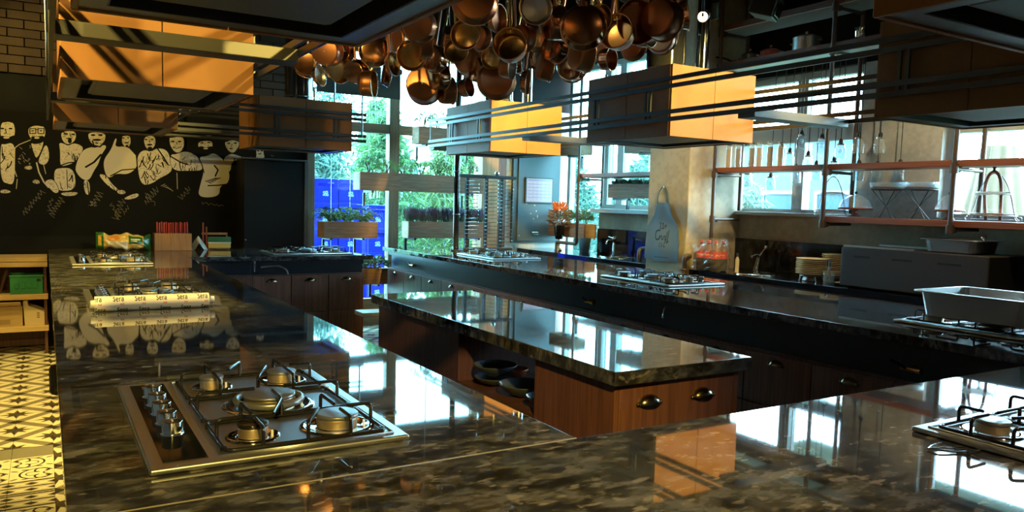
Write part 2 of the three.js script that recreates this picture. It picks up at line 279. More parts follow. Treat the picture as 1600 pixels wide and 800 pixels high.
// far wall: black mural wall, brick above it, glazing, plastered end
const MURAL = {
  light: [[[-0.315,1.991],[-0.255,2.01],[-0.217,1.997],[-0.204,1.941],[-0.21,1.881],[-0.229,1.838],[-0.319,1.827]],[[-0.32,1.809],[-0.29,1.799],[-0.249,1.819],[-0.214,1.804],[-0.21,1.703],[-0.22,1.458],[-0.268,1.45],[-0.328,1.484]],[[-0.33,1.406],[-0.269,1.408],[-0.24,1.379],[-0.331,1.365]],[[-0.249,1.861],[-0.253,1.856],[-0.262,1.853],[-0.274,1.851],[-0.286,1.851],[-0.294,1.854],[-0.297,1.858],[-0.294,1.862],[-0.285,1.866],[-0.273,1.867],[-0.261,1.867],[-0.252,1.865]],[[-0.112,1.918],[-0.104,1.972],[-0.052,1.997],[0.01,1.983],[0.027,1.936],[0.015,1.878],[-0.014,1.84],[-0.071,1.837],[-0.101,1.877]],[[-0.023,1.875],[-0.026,1.87],[-0.034,1.866],[-0.044,1.864],[-0.055,1.864],[-0.062,1.867],[-0.065,1.872],[-0.062,1.877],[-0.054,1.881],[-0.044,1.883],[-0.034,1.882],[-0.026,1.879]],[[-0.095,1.829],[-0.066,1.817],[-0.014,1.828],[0.01,1.854],[-0.002,1.787],[-0.051,1.673],[-0.078,1.756]],[[0.017,1.822],[0.043,1.796],[0.052,1.693],[0.015,1.628],[-0.047,1.649],[-0.016,1.738]],[[-0.155,1.613],[-0.096,1.63],[-0.081,1.608],[-0.09,1.587],[-0.138,1.585]],[[-0.089,1.499],[-0.038,1.507],[-0.024,1.464],[-0.086,1.463]],[[0.142,1.944],[0.26,1.96],[0.265,1.895],[0.241,1.85],[0.197,1.826],[0.16,1.845],[0.143,1.887]],[[0.121,1.843],[0.163,1.838],[0.197,1.818],[0.246,1.851],[0.329,1.816],[0.287,1.73],[0.243,1.664],[0.161,1.631],[0.127,1.633],[0.132,1.768]],[[0.076,1.594],[0.129,1.618],[0.242,1.619],[0.257,1.432],[0.168,1.402],[0.085,1.42]],[[0.005,1.494],[0.076,1.521],[0.127,1.403],[0.084,1.375],[0.02,1.458]],[[0.114,1.393],[0.276,1.408],[0.254,1.367],[0.156,1.357]],[[0.352,1.954],[0.501,1.959],[0.501,1.894],[0.466,1.83],[0.41,1.821],[0.363,1.877]],[[0.3,1.778],[0.38,1.82],[0.415,1.809],[0.488,1.847],[0.51,1.827],[0.461,1.75],[0.437,1.661],[0.403,1.609],[0.36,1.508],[0.302,1.518],[0.257,1.578],[0.248,1.627]],[[0.307,1.52],[0.366,1.508],[0.366,1.373],[0.322,1.382]],[[0.619,1.931],[0.71,1.952],[0.713,1.865],[0.681,1.816],[0.641,1.853]],[[0.472,1.696],[0.546,1.803],[0.581,1.916],[0.595,1.902],[0.573,1.827],[0.674,1.845],[0.758,1.778],[0.77,1.659],[0.687,1.577],[0.579,1.587],[0.538,1.541],[0.496,1.557]],[[0.428,1.576],[0.499,1.572],[0.548,1.482],[0.617,1.424],[0.574,1.417],[0.495,1.48]],[[0.577,1.429],[0.652,1.437],[0.668,1.399],[0.603,1.385]],[[0.629,1.353],[0.764,1.417],[0.78,1.372],[0.681,1.336]],[[0.816,1.944],[0.923,1.963],[0.928,1.867],[0.877,1.812],[0.831,1.84]],[[0.766,1.776],[0.831,1.825],[0.877,1.8],[0.939,1.846],[1.027,1.832],[1.059,1.734],[1.073,1.639],[1.032,1.594],[0.961,1.558],[0.907,1.51],[0.827,1.477],[0.782,1.52],[0.764,1.655]],[[1.04,1.95],[1.086,1.968],[1.179,1.964],[1.184,1.882],[1.149,1.812],[1.098,1.803],[1.052,1.864]],[[1.057,1.792],[1.098,1.79],[1.192,1.834],[1.297,1.79],[1.341,1.714],[1.35,1.642],[1.22,1.637],[1.092,1.628],[1.045,1.699]],[[1.307,1.93],[1.444,1.949],[1.441,1.864],[1.401,1.806],[1.332,1.807],[1.304,1.874]],[[1.4,1.864],[1.397,1.86],[1.388,1.857],[1.376,1.855],[1.365,1.855],[1.356,1.858],[1.353,1.862],[1.356,1.866],[1.365,1.869],[1.377,1.871],[1.388,1.87],[1.397,1.868]],[[1.305,1.983],[1.432,1.998],[1.438,1.983],[1.311,1.965]],[[1.317,1.782],[1.383,1.785],[1.451,1.83],[1.552,1.759],[1.607,1.619],[1.582,1.519],[1.505,1.5],[1.505,1.392],[1.295,1.377],[1.325,1.513],[1.36,1.637],[1.331,1.717]],[[1.556,1.953],[1.696,1.971],[1.694,1.898],[1.644,1.831],[1.598,1.841],[1.557,1.899]],[[1.531,1.771],[1.604,1.826],[1.651,1.825],[1.769,1.783],[1.623,1.755],[1.613,1.648],[1.579,1.642]],[[1.853,1.881],[1.937,1.896],[1.937,1.841],[1.953,1.796],[1.853,1.785],[1.866,1.83]],[[1.989,1.826],[2.03,1.836],[2.046,1.819],[2.016,1.824]],[[1.792,1.805],[1.816,1.816],[1.818,1.797]]],
  dark: [[[-0.318,1.872],[-0.298,1.875],[-0.27,1.859],[-0.238,1.873],[-0.213,1.887],[-0.212,1.863],[-0.231,1.83],[-0.275,1.812],[-0.319,1.815]],[[-0.314,2.033],[-0.244,2.035],[-0.21,2.011],[-0.209,1.985],[-0.255,2.002],[-0.315,1.98]],[[-0.286,1.937],[-0.289,1.934],[-0.294,1.931],[-0.302,1.929],[-0.309,1.929],[-0.314,1.932],[-0.316,1.935],[-0.314,1.939],[-0.309,1.942],[-0.301,1.943],[-0.294,1.943],[-0.288,1.941]],[[-0.225,1.942],[-0.227,1.938],[-0.233,1.935],[-0.241,1.933],[-0.248,1.934],[-0.253,1.936],[-0.255,1.939],[-0.253,1.943],[-0.248,1.946],[-0.24,1.948],[-0.233,1.947],[-0.227,1.945]],[[-0.112,1.933],[-0.105,1.996],[-0.061,2.025],[0.006,2.01],[0.018,1.971],[-0.05,1.985],[-0.099,1.96]],[[-0.085,1.887],[-0.049,1.882],[0.014,1.899],[0.008,1.857],[-0.022,1.822],[-0.068,1.828],[-0.088,1.863]],[[-0.061,1.934],[-0.063,1.932],[-0.068,1.93],[-0.074,1.929],[-0.08,1.929],[-0.085,1.93],[-0.086,1.933],[-0.084,1.935],[-0.08,1.937],[-0.074,1.938],[-0.067,1.938],[-0.063,1.937]],[[0.001,1.939],[-0.001,1.936],[-0.005,1.934],[-0.012,1.933],[-0.018,1.933],[-0.022,1.935],[-0.024,1.937],[-0.022,1.94],[-0.018,1.942],[-0.011,1.943],[-0.005,1.942],[-0.001,1.941]],[[0.199,1.925],[0.197,1.921],[0.189,1.918],[0.18,1.916],[0.17,1.916],[0.163,1.919],[0.161,1.922],[0.163,1.926],[0.17,1.929],[0.18,1.931],[0.19,1.93],[0.197,1.928]],[[0.253,1.925],[0.251,1.921],[0.245,1.918],[0.237,1.916],[0.229,1.917],[0.223,1.919],[0.221,1.923],[0.223,1.926],[0.229,1.929],[0.237,1.931],[0.245,1.931],[0.251,1.928]],[[0.227,1.864],[0.225,1.852],[0.219,1.844],[0.211,1.84],[0.202,1.843],[0.197,1.851],[0.195,1.862],[0.197,1.874],[0.203,1.883],[0.211,1.886],[0.219,1.884],[0.225,1.876]],[[0.233,1.887],[0.229,1.883],[0.22,1.881],[0.207,1.879],[0.194,1.879],[0.185,1.88],[0.181,1.883],[0.185,1.887],[0.194,1.889],[0.207,1.891],[0.22,1.891],[0.23,1.889]],[[0.417,1.929],[0.415,1.924],[0.408,1.92],[0.398,1.919],[0.389,1.919],[0.382,1.922],[0.38,1.926],[0.382,1.931],[0.389,1.934],[0.398,1.936],[0.408,1.935],[0.415,1.933]],[[0.477,1.933],[0.475,1.928],[0.468,1.924],[0.458,1.923],[0.449,1.923],[0.442,1.926],[0.439,1.93],[0.442,1.935],[0.449,1.938],[0.458,1.94],[0.468,1.94],[0.475,1.937]],[[0.466,1.888],[0.461,1.883],[0.447,1.878],[0.428,1.876],[0.41,1.876],[0.396,1.879],[0.391,1.883],[0.396,1.889],[0.41,1.893],[0.429,1.896],[0.448,1.896],[0.461,1.893]],[[0.444,1.858],[0.442,1.856],[0.436,1.853],[0.428,1.852],[0.42,1.852],[0.415,1.854],[0.413,1.856],[0.415,1.859],[0.42,1.861],[0.428,1.862],[0.436,1.862],[0.442,1.861]],[[0.662,1.919],[0.66,1.916],[0.655,1.913],[0.648,1.912],[0.642,1.912],[0.637,1.914],[0.635,1.917],[0.637,1.92],[0.642,1.922],[0.648,1.924],[0.655,1.923],[0.66,1.922]],[[0.7,1.924],[0.698,1.921],[0.694,1.919],[0.689,1.917],[0.683,1.918],[0.68,1.92],[0.678,1.923],[0.68,1.926],[0.684,1.928],[0.689,1.929],[0.694,1.929],[0.698,1.927]],[[0.696,1.876],[0.693,1.873],[0.685,1.87],[0.675,1.869],[0.664,1.869],[0.656,1.871],[0.653,1.874],[0.656,1.877],[0.664,1.879],[0.675,1.881],[0.686,1.881],[0.694,1.879]],[[0.689,1.842],[0.687,1.834],[0.683,1.828],[0.677,1.826],[0.671,1.828],[0.666,1.833],[0.665,1.84],[0.667,1.848],[0.671,1.853],[0.677,1.856],[0.683,1.854],[0.688,1.849]],[[0.615,1.948],[0.642,1.943],[0.634,1.883],[0.647,1.817],[0.618,1.83]],[[0.856,1.916],[0.854,1.913],[0.849,1.911],[0.842,1.91],[0.835,1.91],[0.83,1.912],[0.828,1.915],[0.83,1.918],[0.835,1.92],[0.842,1.922],[0.849,1.921],[0.854,1.919]],[[0.909,1.923],[0.907,1.92],[0.902,1.917],[0.895,1.916],[0.888,1.916],[0.883,1.918],[0.881,1.921],[0.883,1.924],[0.888,1.927],[0.895,1.928],[0.902,1.928],[0.907,1.926]],[[0.898,1.871],[0.895,1.866],[0.886,1.862],[0.873,1.86],[0.861,1.861],[0.852,1.863],[0.848,1.868],[0.852,1.873],[0.861,1.876],[0.873,1.878],[0.886,1.878],[0.895,1.875]],[[0.895,1.837],[0.892,1.83],[0.885,1.825],[0.874,1.823],[0.864,1.824],[0.856,1.828],[0.853,1.835],[0.856,1.842],[0.864,1.847],[0.874,1.85],[0.885,1.849],[0.892,1.844]],[[1.036,1.977],[1.187,1.987],[1.188,1.953],[1.121,1.964],[1.047,1.938]],[[1.094,1.914],[1.092,1.91],[1.086,1.906],[1.078,1.905],[1.07,1.905],[1.064,1.908],[1.062,1.912],[1.064,1.916],[1.07,1.919],[1.078,1.92],[1.086,1.92],[1.092,1.917]],[[1.154,1.917],[1.152,1.913],[1.146,1.91],[1.138,1.909],[1.13,1.909],[1.125,1.912],[1.122,1.915],[1.125,1.919],[1.13,1.923],[1.138,1.924],[1.146,1.924],[1.152,1.921]],[[1.298,1.871],[1.342,1.886],[1.376,1.868],[1.444,1.898],[1.438,1.848],[1.401,1.799],[1.342,1.792],[1.31,1.825]],[[1.359,1.918],[1.357,1.915],[1.351,1.912],[1.343,1.911],[1.334,1.911],[1.329,1.913],[1.326,1.916],[1.329,1.919],[1.335,1.922],[1.343,1.923],[1.351,1.923],[1.357,1.921]],[[1.423,1.925],[1.421,1.922],[1.415,1.919],[1.407,1.918],[1.398,1.918],[1.392,1.92],[1.39,1.923],[1.392,1.926],[1.398,1.929],[1.407,1.93],[1.415,1.93],[1.421,1.928]],[[1.553,1.968],[1.704,1.988],[1.704,1.943],[1.626,1.967],[1.562,1.931]],[[1.611,1.929],[1.609,1.926],[1.603,1.923],[1.596,1.922],[1.588,1.922],[1.582,1.924],[1.58,1.927],[1.582,1.931],[1.588,1.933],[1.596,1.935],[1.603,1.934],[1.609,1.932]],[[1.673,1.935],[1.671,1.931],[1.665,1.929],[1.657,1.927],[1.649,1.928],[1.644,1.93],[1.642,1.933],[1.644,1.936],[1.649,1.939],[1.657,1.94],[1.665,1.94],[1.671,1.938]],[[1.635,1.878],[1.633,1.875],[1.626,1.872],[1.617,1.871],[1.608,1.871],[1.601,1.873],[1.599,1.876],[1.601,1.879],[1.608,1.882],[1.617,1.884],[1.626,1.883],[1.633,1.881]],[[1.893,1.87],[1.891,1.867],[1.886,1.865],[1.88,1.864],[1.873,1.864],[1.868,1.866],[1.866,1.868],[1.868,1.871],[1.873,1.874],[1.88,1.875],[1.886,1.874],[1.891,1.873]],[[1.93,1.872],[1.928,1.869],[1.924,1.867],[1.918,1.866],[1.911,1.866],[1.907,1.868],[1.905,1.871],[1.907,1.874],[1.911,1.876],[1.918,1.877],[1.924,1.877],[1.928,1.875]],[[1.915,1.841],[1.912,1.838],[1.905,1.836],[1.896,1.834],[1.886,1.835],[1.879,1.836],[1.877,1.839],[1.879,1.842],[1.886,1.844],[1.896,1.845],[1.905,1.845],[1.912,1.844]]],
  lines: [[0.006,0,[-0.279,1.935],[-0.272,1.901],[-0.288,1.894]],[0.007,0,[-0.096,1.951],[-0.051,1.954],[-0.052,1.911],[-0.097,1.908],[-0.096,1.951]],[0.007,0,[-0.034,1.955],[0.012,1.959],[0.011,1.915],[-0.035,1.912],[-0.034,1.955]],[0.006,0,[-0.051,1.946],[-0.034,1.947]],[0.007,1,[-0.094,1.851],[-0.179,1.806],[-0.212,1.774],[-0.221,1.583],[-0.204,1.524]],[0.012,1,[-0.051,1.651],[-0.035,1.568],[-0.0,1.484],[0.035,1.437]],[0.006,1,[0.001,1.642],[0.017,1.558]],[0.006,1,[-0.201,1.5],[-0.21,1.416]],[0.003,1,[-0.116,1.677],[-0.108,1.67]],[0.003,1,[-0.189,1.658],[-0.181,1.646]],[0.003,1,[-0.105,1.645],[-0.097,1.645]],[0.003,1,[-0.177,1.709],[-0.169,1.704]],[0.003,1,[-0.176,1.783],[-0.168,1.777]],[0.003,1,[-0.139,1.678],[-0.131,1.665]],[0.003,1,[-0.122,1.666],[-0.114,1.658]],[0.003,1,[-0.167,1.776],[-0.159,1.765]],[0.003,1,[-0.18,1.639],[-0.172,1.638]],[0.003,1,[-0.154,1.739],[-0.146,1.737]],[0.003,1,[-0.143,1.731],[-0.135,1.721]],[0.003,1,[-0.156,1.708],[-0.148,1.693]],[0.003,1,[-0.154,1.692],[-0.146,1.681]],[0.003,1,[-0.176,1.686],[-0.168,1.675]],[0.003,1,[-0.191,1.682],[-0.183,1.672]],[0.003,1,[-0.101,1.803],[-0.093,1.791]],[0.003,1,[-0.164,1.721],[-0.156,1.714]],[0.003,1,[-0.149,1.667],[-0.142,1.651]],[0.003,1,[-0.184,1.689],[-0.176,1.684]],[0.003,1,[-0.133,1.671],[-0.125,1.663]],[0.003,1,[-0.11,1.689],[-0.102,1.677]],[0.003,1,[-0.185,1.685],[-0.177,1.674]],[0.003,1,[-0.102,1.781],[-0.094,1.781]],[0.003,1,[-0.109,1.645],[-0.101,1.631]],[0.007,0,[0.146,1.942],[0.173,1.934]],[0.01,0,[0.129,1.634],[0.194,1.664],[0.243,1.672]],[0.005,0,[0.182,1.602],[0.184,1.429]],[0.006,0,[0.212,1.922],[0.22,1.901]],[0.012,0,[0.392,1.872],[0.404,1.833],[0.454,1.824],[0.488,1.866]],[0.016,0,[0.335,1.633],[0.402,1.68],[0.459,1.752]],[0.008,0,[0.343,1.497],[0.355,1.385]],[0.008,0,[0.681,1.849],[0.755,1.763],[0.764,1.643]],[0.01,0,[0.536,1.559],[0.631,1.619],[0.753,1.635]],[0.006,0,[0.87,1.913],[0.875,1.888]],[0.012,0,[0.943,1.834],[0.991,1.761],[1.033,1.687]],[0.006,0,[1.078,1.861],[1.113,1.847],[1.152,1.868]],[0.005,0,[1.109,1.908],[1.115,1.884]],[0.012,0,[1.062,1.765],[1.148,1.715],[1.206,1.698]],[0.006,1,[1.111,1.613],[1.114,1.459]],[0.004,1,[0.967,1.481],[1.003,1.501]],[0.004,1,[0.984,1.476],[1.017,1.488]],[0.004,1,[1.001,1.47],[1.031,1.474]],[0.004,1,[1.018,1.465],[1.045,1.461]],[0.004,1,[1.035,1.459],[1.059,1.448]],[0.004,1,[1.052,1.454],[1.073,1.434]],[0.014,0,[1.458,1.699],[1.491,1.658],[1.465,1.597]],[0.008,0,[1.374,1.546],[1.427,1.524]],[0.008,0,[1.395,1.553],[1.448,1.538]],[0.008,0,[1.416,1.56],[1.469,1.551]],[0.008,0,[1.438,1.567],[1.49,1.565]],[0.008,0,[1.459,1.575],[1.512,1.578]],[0.012,0,[1.397,1.5],[1.502,1.507],[1.571,1.519]],[0.008,0,[1.302,1.871],[1.28,1.823],[1.341,1.702],[1.36,1.624]],[0.005,0,[1.626,1.925],[1.62,1.898]],[0.0032,2,[-0.154,1.182],[-0.159,1.197],[-0.164,1.22],[-0.129,1.201],[-0.142,1.224],[-0.149,1.25],[-0.113,1.226],[-0.117,1.25],[-0.118,1.269],[-0.092,1.25],[-0.099,1.277],[-0.111,1.304],[-0.078,1.285],[-0.082,1.303],[-0.085,1.324],[-0.059,1.311],[-0.061,1.33],[-0.067,1.348],[-0.029,1.33],[-0.044,1.357],[-0.049,1.383],[-0.02,1.366],[-0.02,1.384],[-0.032,1.408],[0.012,1.383]],[0.0032,2,[0.076,1.162],[0.036,1.201],[0.053,1.203],[0.08,1.189],[0.044,1.233],[0.064,1.225],[0.091,1.217],[0.059,1.258],[0.081,1.248],[0.104,1.24],[0.079,1.271],[0.095,1.271],[0.122,1.264],[0.088,1.301],[0.108,1.293],[0.13,1.288],[0.106,1.324],[0.124,1.316],[0.16,1.303],[0.115,1.351],[0.144,1.339]],[0.0032,2,[0.058,1.338],[0.069,1.32],[0.037,1.312],[0.051,1.294],[0.054,1.277],[0.025,1.27],[0.037,1.251],[0.048,1.232],[0.022,1.225]],[0.0032,2,[0.35,1.282],[0.365,1.284],[0.388,1.282],[0.364,1.32],[0.384,1.314],[0.416,1.303],[0.391,1.339],[0.412,1.341],[0.445,1.327],[0.401,1.377],[0.43,1.37],[0.464,1.358],[0.419,1.407],[0.45,1.4],[0.474,1.391]],[0.0032,2,[0.366,1.305],[0.383,1.317],[0.383,1.309],[0.368,1.276],[0.402,1.306],[0.403,1.295],[0.399,1.273],[0.413,1.285],[0.417,1.276]],[0.0032,2,[0.538,1.172],[0.603,1.153],[0.587,1.172],[0.565,1.194],[0.617,1.181],[0.594,1.202],[0.564,1.23],[0.621,1.215],[0.602,1.235],[0.588,1.258],[0.635,1.243],[0.618,1.264],[0.585,1.292],[0.637,1.282],[0.628,1.296],[0.594,1.328],[0.657,1.309],[0.646,1.326],[0.629,1.347]],[0.0032,2,[0.545,1.309],[0.525,1.282],[0.556,1.283],[0.562,1.268],[0.55,1.243],[0.58,1.245],[0.579,1.229],[0.566,1.202],[0.597,1.204],[0.598,1.188],[0.582,1.159]],[0.0032,2,[0.647,1.198],[0.649,1.209],[0.638,1.231],[0.663,1.228],[0.665,1.239],[0.657,1.255],[0.685,1.254],[0.679,1.268],[0.673,1.289]],[0.0032,2,[0.839,1.302],[0.822,1.337],[0.851,1.322],[0.862,1.324],[0.83,1.374],[0.872,1.348],[0.883,1.353],[0.843,1.405],[0.895,1.371],[0.906,1.382],[0.873,1.428],[0.924,1.395],[0.918,1.412],[0.892,1.456],[0.941,1.42],[0.94,1.438],[0.925,1.473]],[0.0032,2,[0.828,1.41],[0.838,1.396],[0.837,1.363],[0.863,1.372],[0.874,1.356],[0.88,1.33],[0.9,1.335],[0.914,1.319],[0.909,1.289]],[0.0032,2,[1.114,1.389],[1.159,1.358],[1.162,1.372],[1.143,1.408],[1.182,1.387],[1.179,1.403],[1.172,1.432],[1.201,1.412],[1.218,1.42],[1.181,1.471],[1.218,1.444],[1.229,1.451],[1.213,1.486]],[0.0032,2,[1.335,1.339],[1.344,1.315],[1.366,1.33],[1.387,1.329],[1.398,1.307],[1.419,1.325],[1.434,1.32],[1.453,1.305],[1.471,1.315],[1.487,1.312],[1.499,1.295],[1.516,1.312],[1.541,1.304]]],
  folds: [[-0.315,-0.227,1.476,1.78,9],[-0.314,-0.313,2.049,2.05,0],[0.133,0.281,1.668,1.795,10],[0.086,0.244,1.431,1.573,6],[0.272,0.412,1.612,1.779,9],[0.487,0.753,1.598,1.793,18],[0.444,0.601,1.427,1.569,5],[0.796,1.033,1.641,1.795,34],[0.794,0.974,1.508,1.63,16],[1.077,1.308,1.65,1.781,16],[1.354,1.548,1.553,1.765,5],[1.549,1.703,1.759,1.791,3]],
};
const muralTex = canvasTex(2048, 704, (g, W, H) => {
  g.fillStyle = '#11100e'; g.fillRect(0, 0, W, H);
  const k = W / 3.2, X = (x) => (x + 0.85) * k, Y = (y) => (2.1 - y) * k;     // metres on the wall -> canvas
  let s = 5; const r = () => (s = (s * 16807) % 2147483647) / 2147483647;
  const path = (p) => { g.beginPath(); p.forEach(([a, b], i) => i ? g.lineTo(X(a), Y(b)) : g.moveTo(X(a), Y(b))); };
  const soft = (p) => { g.beginPath(); const n = p.length; for (let i = 0; i <= n; i++) { const a = p[i % n], b = p[(i + 1) % n], mx = X((a[0] + b[0]) / 2), my = Y((a[1] + b[1]) / 2); i ? g.quadraticCurveTo(X(a[0]), Y(a[1]), mx, my) : g.moveTo(mx, my); } g.closePath(); };
  const speck = (x0, x1, y0, y1, n) => { for (let i = 0; i < n; i++) { const x = x0 + (x1 - x0) * r(), y = y0 + (y1 - y0) * r(), q = 0.002 + 0.009 * r(); g.fillStyle = r() < 0.6 ? 'rgba(23,21,19,0.20)' : 'rgba(226,214,188,0.16)'; g.fillRect(X(x), Y(y), q * k * (0.6 + r()), q * k * (0.4 + r())); } };
  g.lineCap = g.lineJoin = 'round';
  for (const p of MURAL.light) {
    const xs = p.map((q) => q[0]), ys = p.map((q) => q[1]);
    g.save(); soft(p); g.fillStyle = '#cbbfa4'; g.fill(); g.clip(); speck(Math.min(...xs), Math.max(...xs), Math.min(...ys), Math.max(...ys), 120 + 4000 * (Math.max(...xs) - Math.min(...xs)) * (Math.max(...ys) - Math.min(...ys))); g.restore();
    soft(p); g.strokeStyle = '#11100e'; g.lineWidth = 0.004 * k; g.stroke();
  }
  for (const [x0, x1, y0, y1, n] of MURAL.folds) for (let i = 0; i < n; i++) {
    const x = x0 + (x1 - x0) * r(), y = y0 + (y1 - y0) * r(), a = (r() - 0.5) * 0.07, b = -0.02 - 0.05 * r();
    g.strokeStyle = '#11100e'; g.lineWidth = (0.002 + 0.007 * r()) * k; g.beginPath(); g.moveTo(X(x), Y(y)); g.quadraticCurveTo(X(x + a * 0.2), Y(y + b * 0.6), X(x + a), Y(y + b)); g.stroke();
  }
  for (const p of MURAL.dark) { soft(p); g.fillStyle = '#11100e'; g.fill(); }
  for (const p of MURAL.light.filter((q) => q.length === 12)) { soft(p); g.fillStyle = '#cbbfa4'; g.fill(); }
  for (const [w, c, ...p] of MURAL.lines) { path(p); g.lineWidth = w * k; g.strokeStyle = c === 0 ? '#11100e' : c === 1 ? '#c2b69b' : '#8d836e'; g.stroke(); }
});
const muralMat = new THREE.MeshPhysicalMaterial({ roughness: 0.85, map: muralTex, specularIntensity: 0.3 });
const wb = struct('wall_back', [bb(-1.5, 2.37, -0.1, 2.42, WZ - 0.15, WZ), bb(-1.5, 2.37, 2.42, CEIL, WZ - 0.15, WZ - 0.02), bb(2.37, WX + 0.2, 3.08, CEIL, WZ - 0.15, WZ), bb(2.37, 2.45, 2.56, 3.08, WZ - 0.15, WZ), bb(4.8, WX + 0.2, 2.56, 3.08, WZ - 0.15, WZ)], mat.wallDark);
{ // the painted area: a skin on the wall
  const g = new THREE.PlaneGeometry(3.2, 1.1); g.translate(0.75, 1.55, WZ + 0.003); mesh('mural_paint', g, muralMat, wb);
  const brickMats = [[0.058, 0.034, 0.018], [0.068, 0.04, 0.022], [0.048, 0.028, 0.016], [0.062, 0.038, 0.024]].map((c, i) => metres(std([1, 1, 1], 0.85, { map: tex(64, 64, (u, v) => mix3(c, c.map((q) => q * 0.65), fbm(u, v, 6, 6, 3, 620 + i)), [0.3, 0.3]) })));
  const full = [0, 1, 2].map((i) => new THREE.BoxGeometry(0.242, 0.068, 0.05 + 0.004 * i));
  for (let j = 0; j < 22; j++) for (let i = 0; i < 16; i++) {
    const x = -1.38 + i * 0.252 + (j % 2 ? -0.126 : 0); if (x > 2.27 || x < -0.7) continue;
    const q = Math.floor(rnd() * 3), o = new THREE.Mesh(full[q], brickMats[Math.floor(rnd() * 4)]); o.name = 'brick'; o.position.set(x, 2.46 + j * 0.077, WZ + 0.004 + rr(0, 0.004)); wb.add(o);
  }
}
struct('wall_back_end', bb(4.68, WX + 0.2, -0.1, 2.56, WZ - 0.15, WZ), mat.concrete);
struct('trim_1', rbb(2.37, 2.45, 0, 2.56, WZ - 0.1, WZ + 0.06, 0.004), mat.frameWood);
struct('trim_2', rbb(4.44, 4.66, 0, 3.08, WZ - 0.12, WZ + 0.10, 0.005), mat.postWood);
struct('trim_3', rbb(4.67, 4.80, 0, 3.08, WZ - 0.05, WZ + 0.05, 0.005), mat.woodDark);
// glazing in the far wall: frame, mullion, transoms, tall narrow panes
{
  const w = struct('window_1', [bb(2.45, 4.44, 0.0, 0.30, WZ - 0.09, WZ - 0.01), bb(2.45, 4.44, 3.0, 3.08, WZ - 0.09, WZ - 0.01)], mat.postWood, 0);
  mesh('mullion', rbb(3.30, 3.42, 0.30, 3.0, WZ - 0.09, WZ + 0.02, 0.004), mat.frameWood, w);
  mesh('transom', rbb(2.45, 3.30, 2.14, 2.24, WZ - 0.09, WZ + 0.01, 0.004), mat.frameWood, w, 0);
  mesh('transom', rbb(3.42, 4.44, 2.14, 2.24, WZ - 0.09, WZ + 0.01, 0.004), mat.frameWood, w, 0);
  for (const [a, b, n] of [[2.45, 3.30, 4], [3.42, 4.44, 5]]) for (let i = 0; i < n; i++) for (const [y0, y1] of [[0.30, 2.14], [2.24, 3.0]]) {
    const s = (b - a) / n; mesh('pane', bb(a + i * s + 0.002, a + (i + 1) * s - 0.002, y0, y1, WZ - 0.048, WZ - 0.044), mat.glassTeal, w);
    if (i) mesh('joint_strip', bb(a + i * s - 0.0018, a + i * s + 0.0018, y0, y1, WZ - 0.05, WZ - 0.042), mat.jointDark, w);
  }
}
single('roller_blind', [rbb(2.47, 3.41, 2.52, 2.80, WZ + 0.03, WZ + 0.05, 0.004), rbb(2.47, 3.41, 2.78, 2.84, WZ + 0.022, WZ + 0.10, 0.01)], mat.blind, 'dark roller blind across the left bay of the far window', 'blind');

// right wall with its windows
const OUT = WX + 0.2;
struct('wall_right', [bb(WX, OUT, 3.08, CEIL, WZ, -5.75), bb(WX, OUT, 2.6, CEIL, -5.75, 2.35), bb(WX, OUT, -0.1, 0.1, WZ, -7.34)], mat.wallDark);
struct('wall_right_low', [bb(WX, OUT, -0.1, 1.365, -7.34, 2.35)], mat.plaster);
struct('wall_right_pier', [bb(WX, OUT, 1.365, 2.6, -5.75, -5.37), bb(WX, OUT, 1.365, 2.6, -3.95, -3.29), bb(WX, OUT, 1.365, 2.6, -1.0, 2.35)], mat.concrete);
struct('column', rbb(4.95, WX + 0.05, 0, CEIL, -5.73, -5.19, 0.012), mat.plaster);
struct('trim_4', [rbb(WX - 0.05, WX + 0.02, 1.365, 1.395, -5.19, -3.95, 0.004)], mat.frameGrey);
struct('trim_5', [rbb(WX - 0.05, WX + 0.02, 1.365, 1.395, -3.29, -1.0, 0.004)], mat.frameGrey);
struct('trim_6', [rbb(WX - 0.14, WX + 0.02, 1.33, 1.375, -7.34, -5.73, 0.004)], mat.frameGrey);
function sideWindow(name, z0, z1, y0, y1, mulls, transY, glassN) {
  const f = 0.06, xa = WX + 0.06, xb = WX + 0.14;
  const w = struct(name, [bb(xa, xb, y0, y0 + f, z0, z1), bb(xa, xb, y1 - f, y1, z0, z1), bb(xa, xb, y0 + f, y1 - f, z0, z0 + f), bb(xa, xb, y0 + f, y1 - f, z1 - f, z1)], mat.frameGrey);
  const zs = [z0 + f, ...mulls, z1 - f];
  for (const m of mulls) mesh('mullion', rbb(xa - 0.01, xb + 0.01, y0 + f, y1 - f, m - 0.055, m + 0.055, 0.004), mat.frameGrey, w);
  for (let i = 0; i < zs.length - 1; i++) {
    const a = zs[i] + (i ? 0.055 : 0), b = zs[i + 1] - (i < zs.length - 2 ? 0.055 : 0);
    if (transY) mesh('transom', rbb(xa - 0.008, xb + 0.008, transY - 0.065, transY + 0.065, a, b, 0.004), mat.frameGrey, w);
    const rows = transY ? [[y0 + f, transY - 0.065], [transY + 0.065, y1 - f]] : [[y0 + f, y1 - f]];
    for (const [p, q] of rows) { const n = glassN ?? 1, s = (b - a) / n; for (let k = 0; k < n; k++) { mesh('pane', bb(WX + 0.098, WX + 0.102, p, q, a + k * s + (n > 1 ? 0.002 : 0), a + (k + 1) * s - (n > 1 ? 0.002 : 0)), glassN ? mat.glassTeal : mat.glass, w); if (k) mesh('joint_strip', bb(WX + 0.096, WX + 0.104, p, q, a + k * s - 0.0018, a + k * s + 0.0018), mat.jointDark, w); } }
  }
  return w;
}
sideWindow('window_2', -8.1, -7.34, 0.1, 3.08, [], 0, 3);
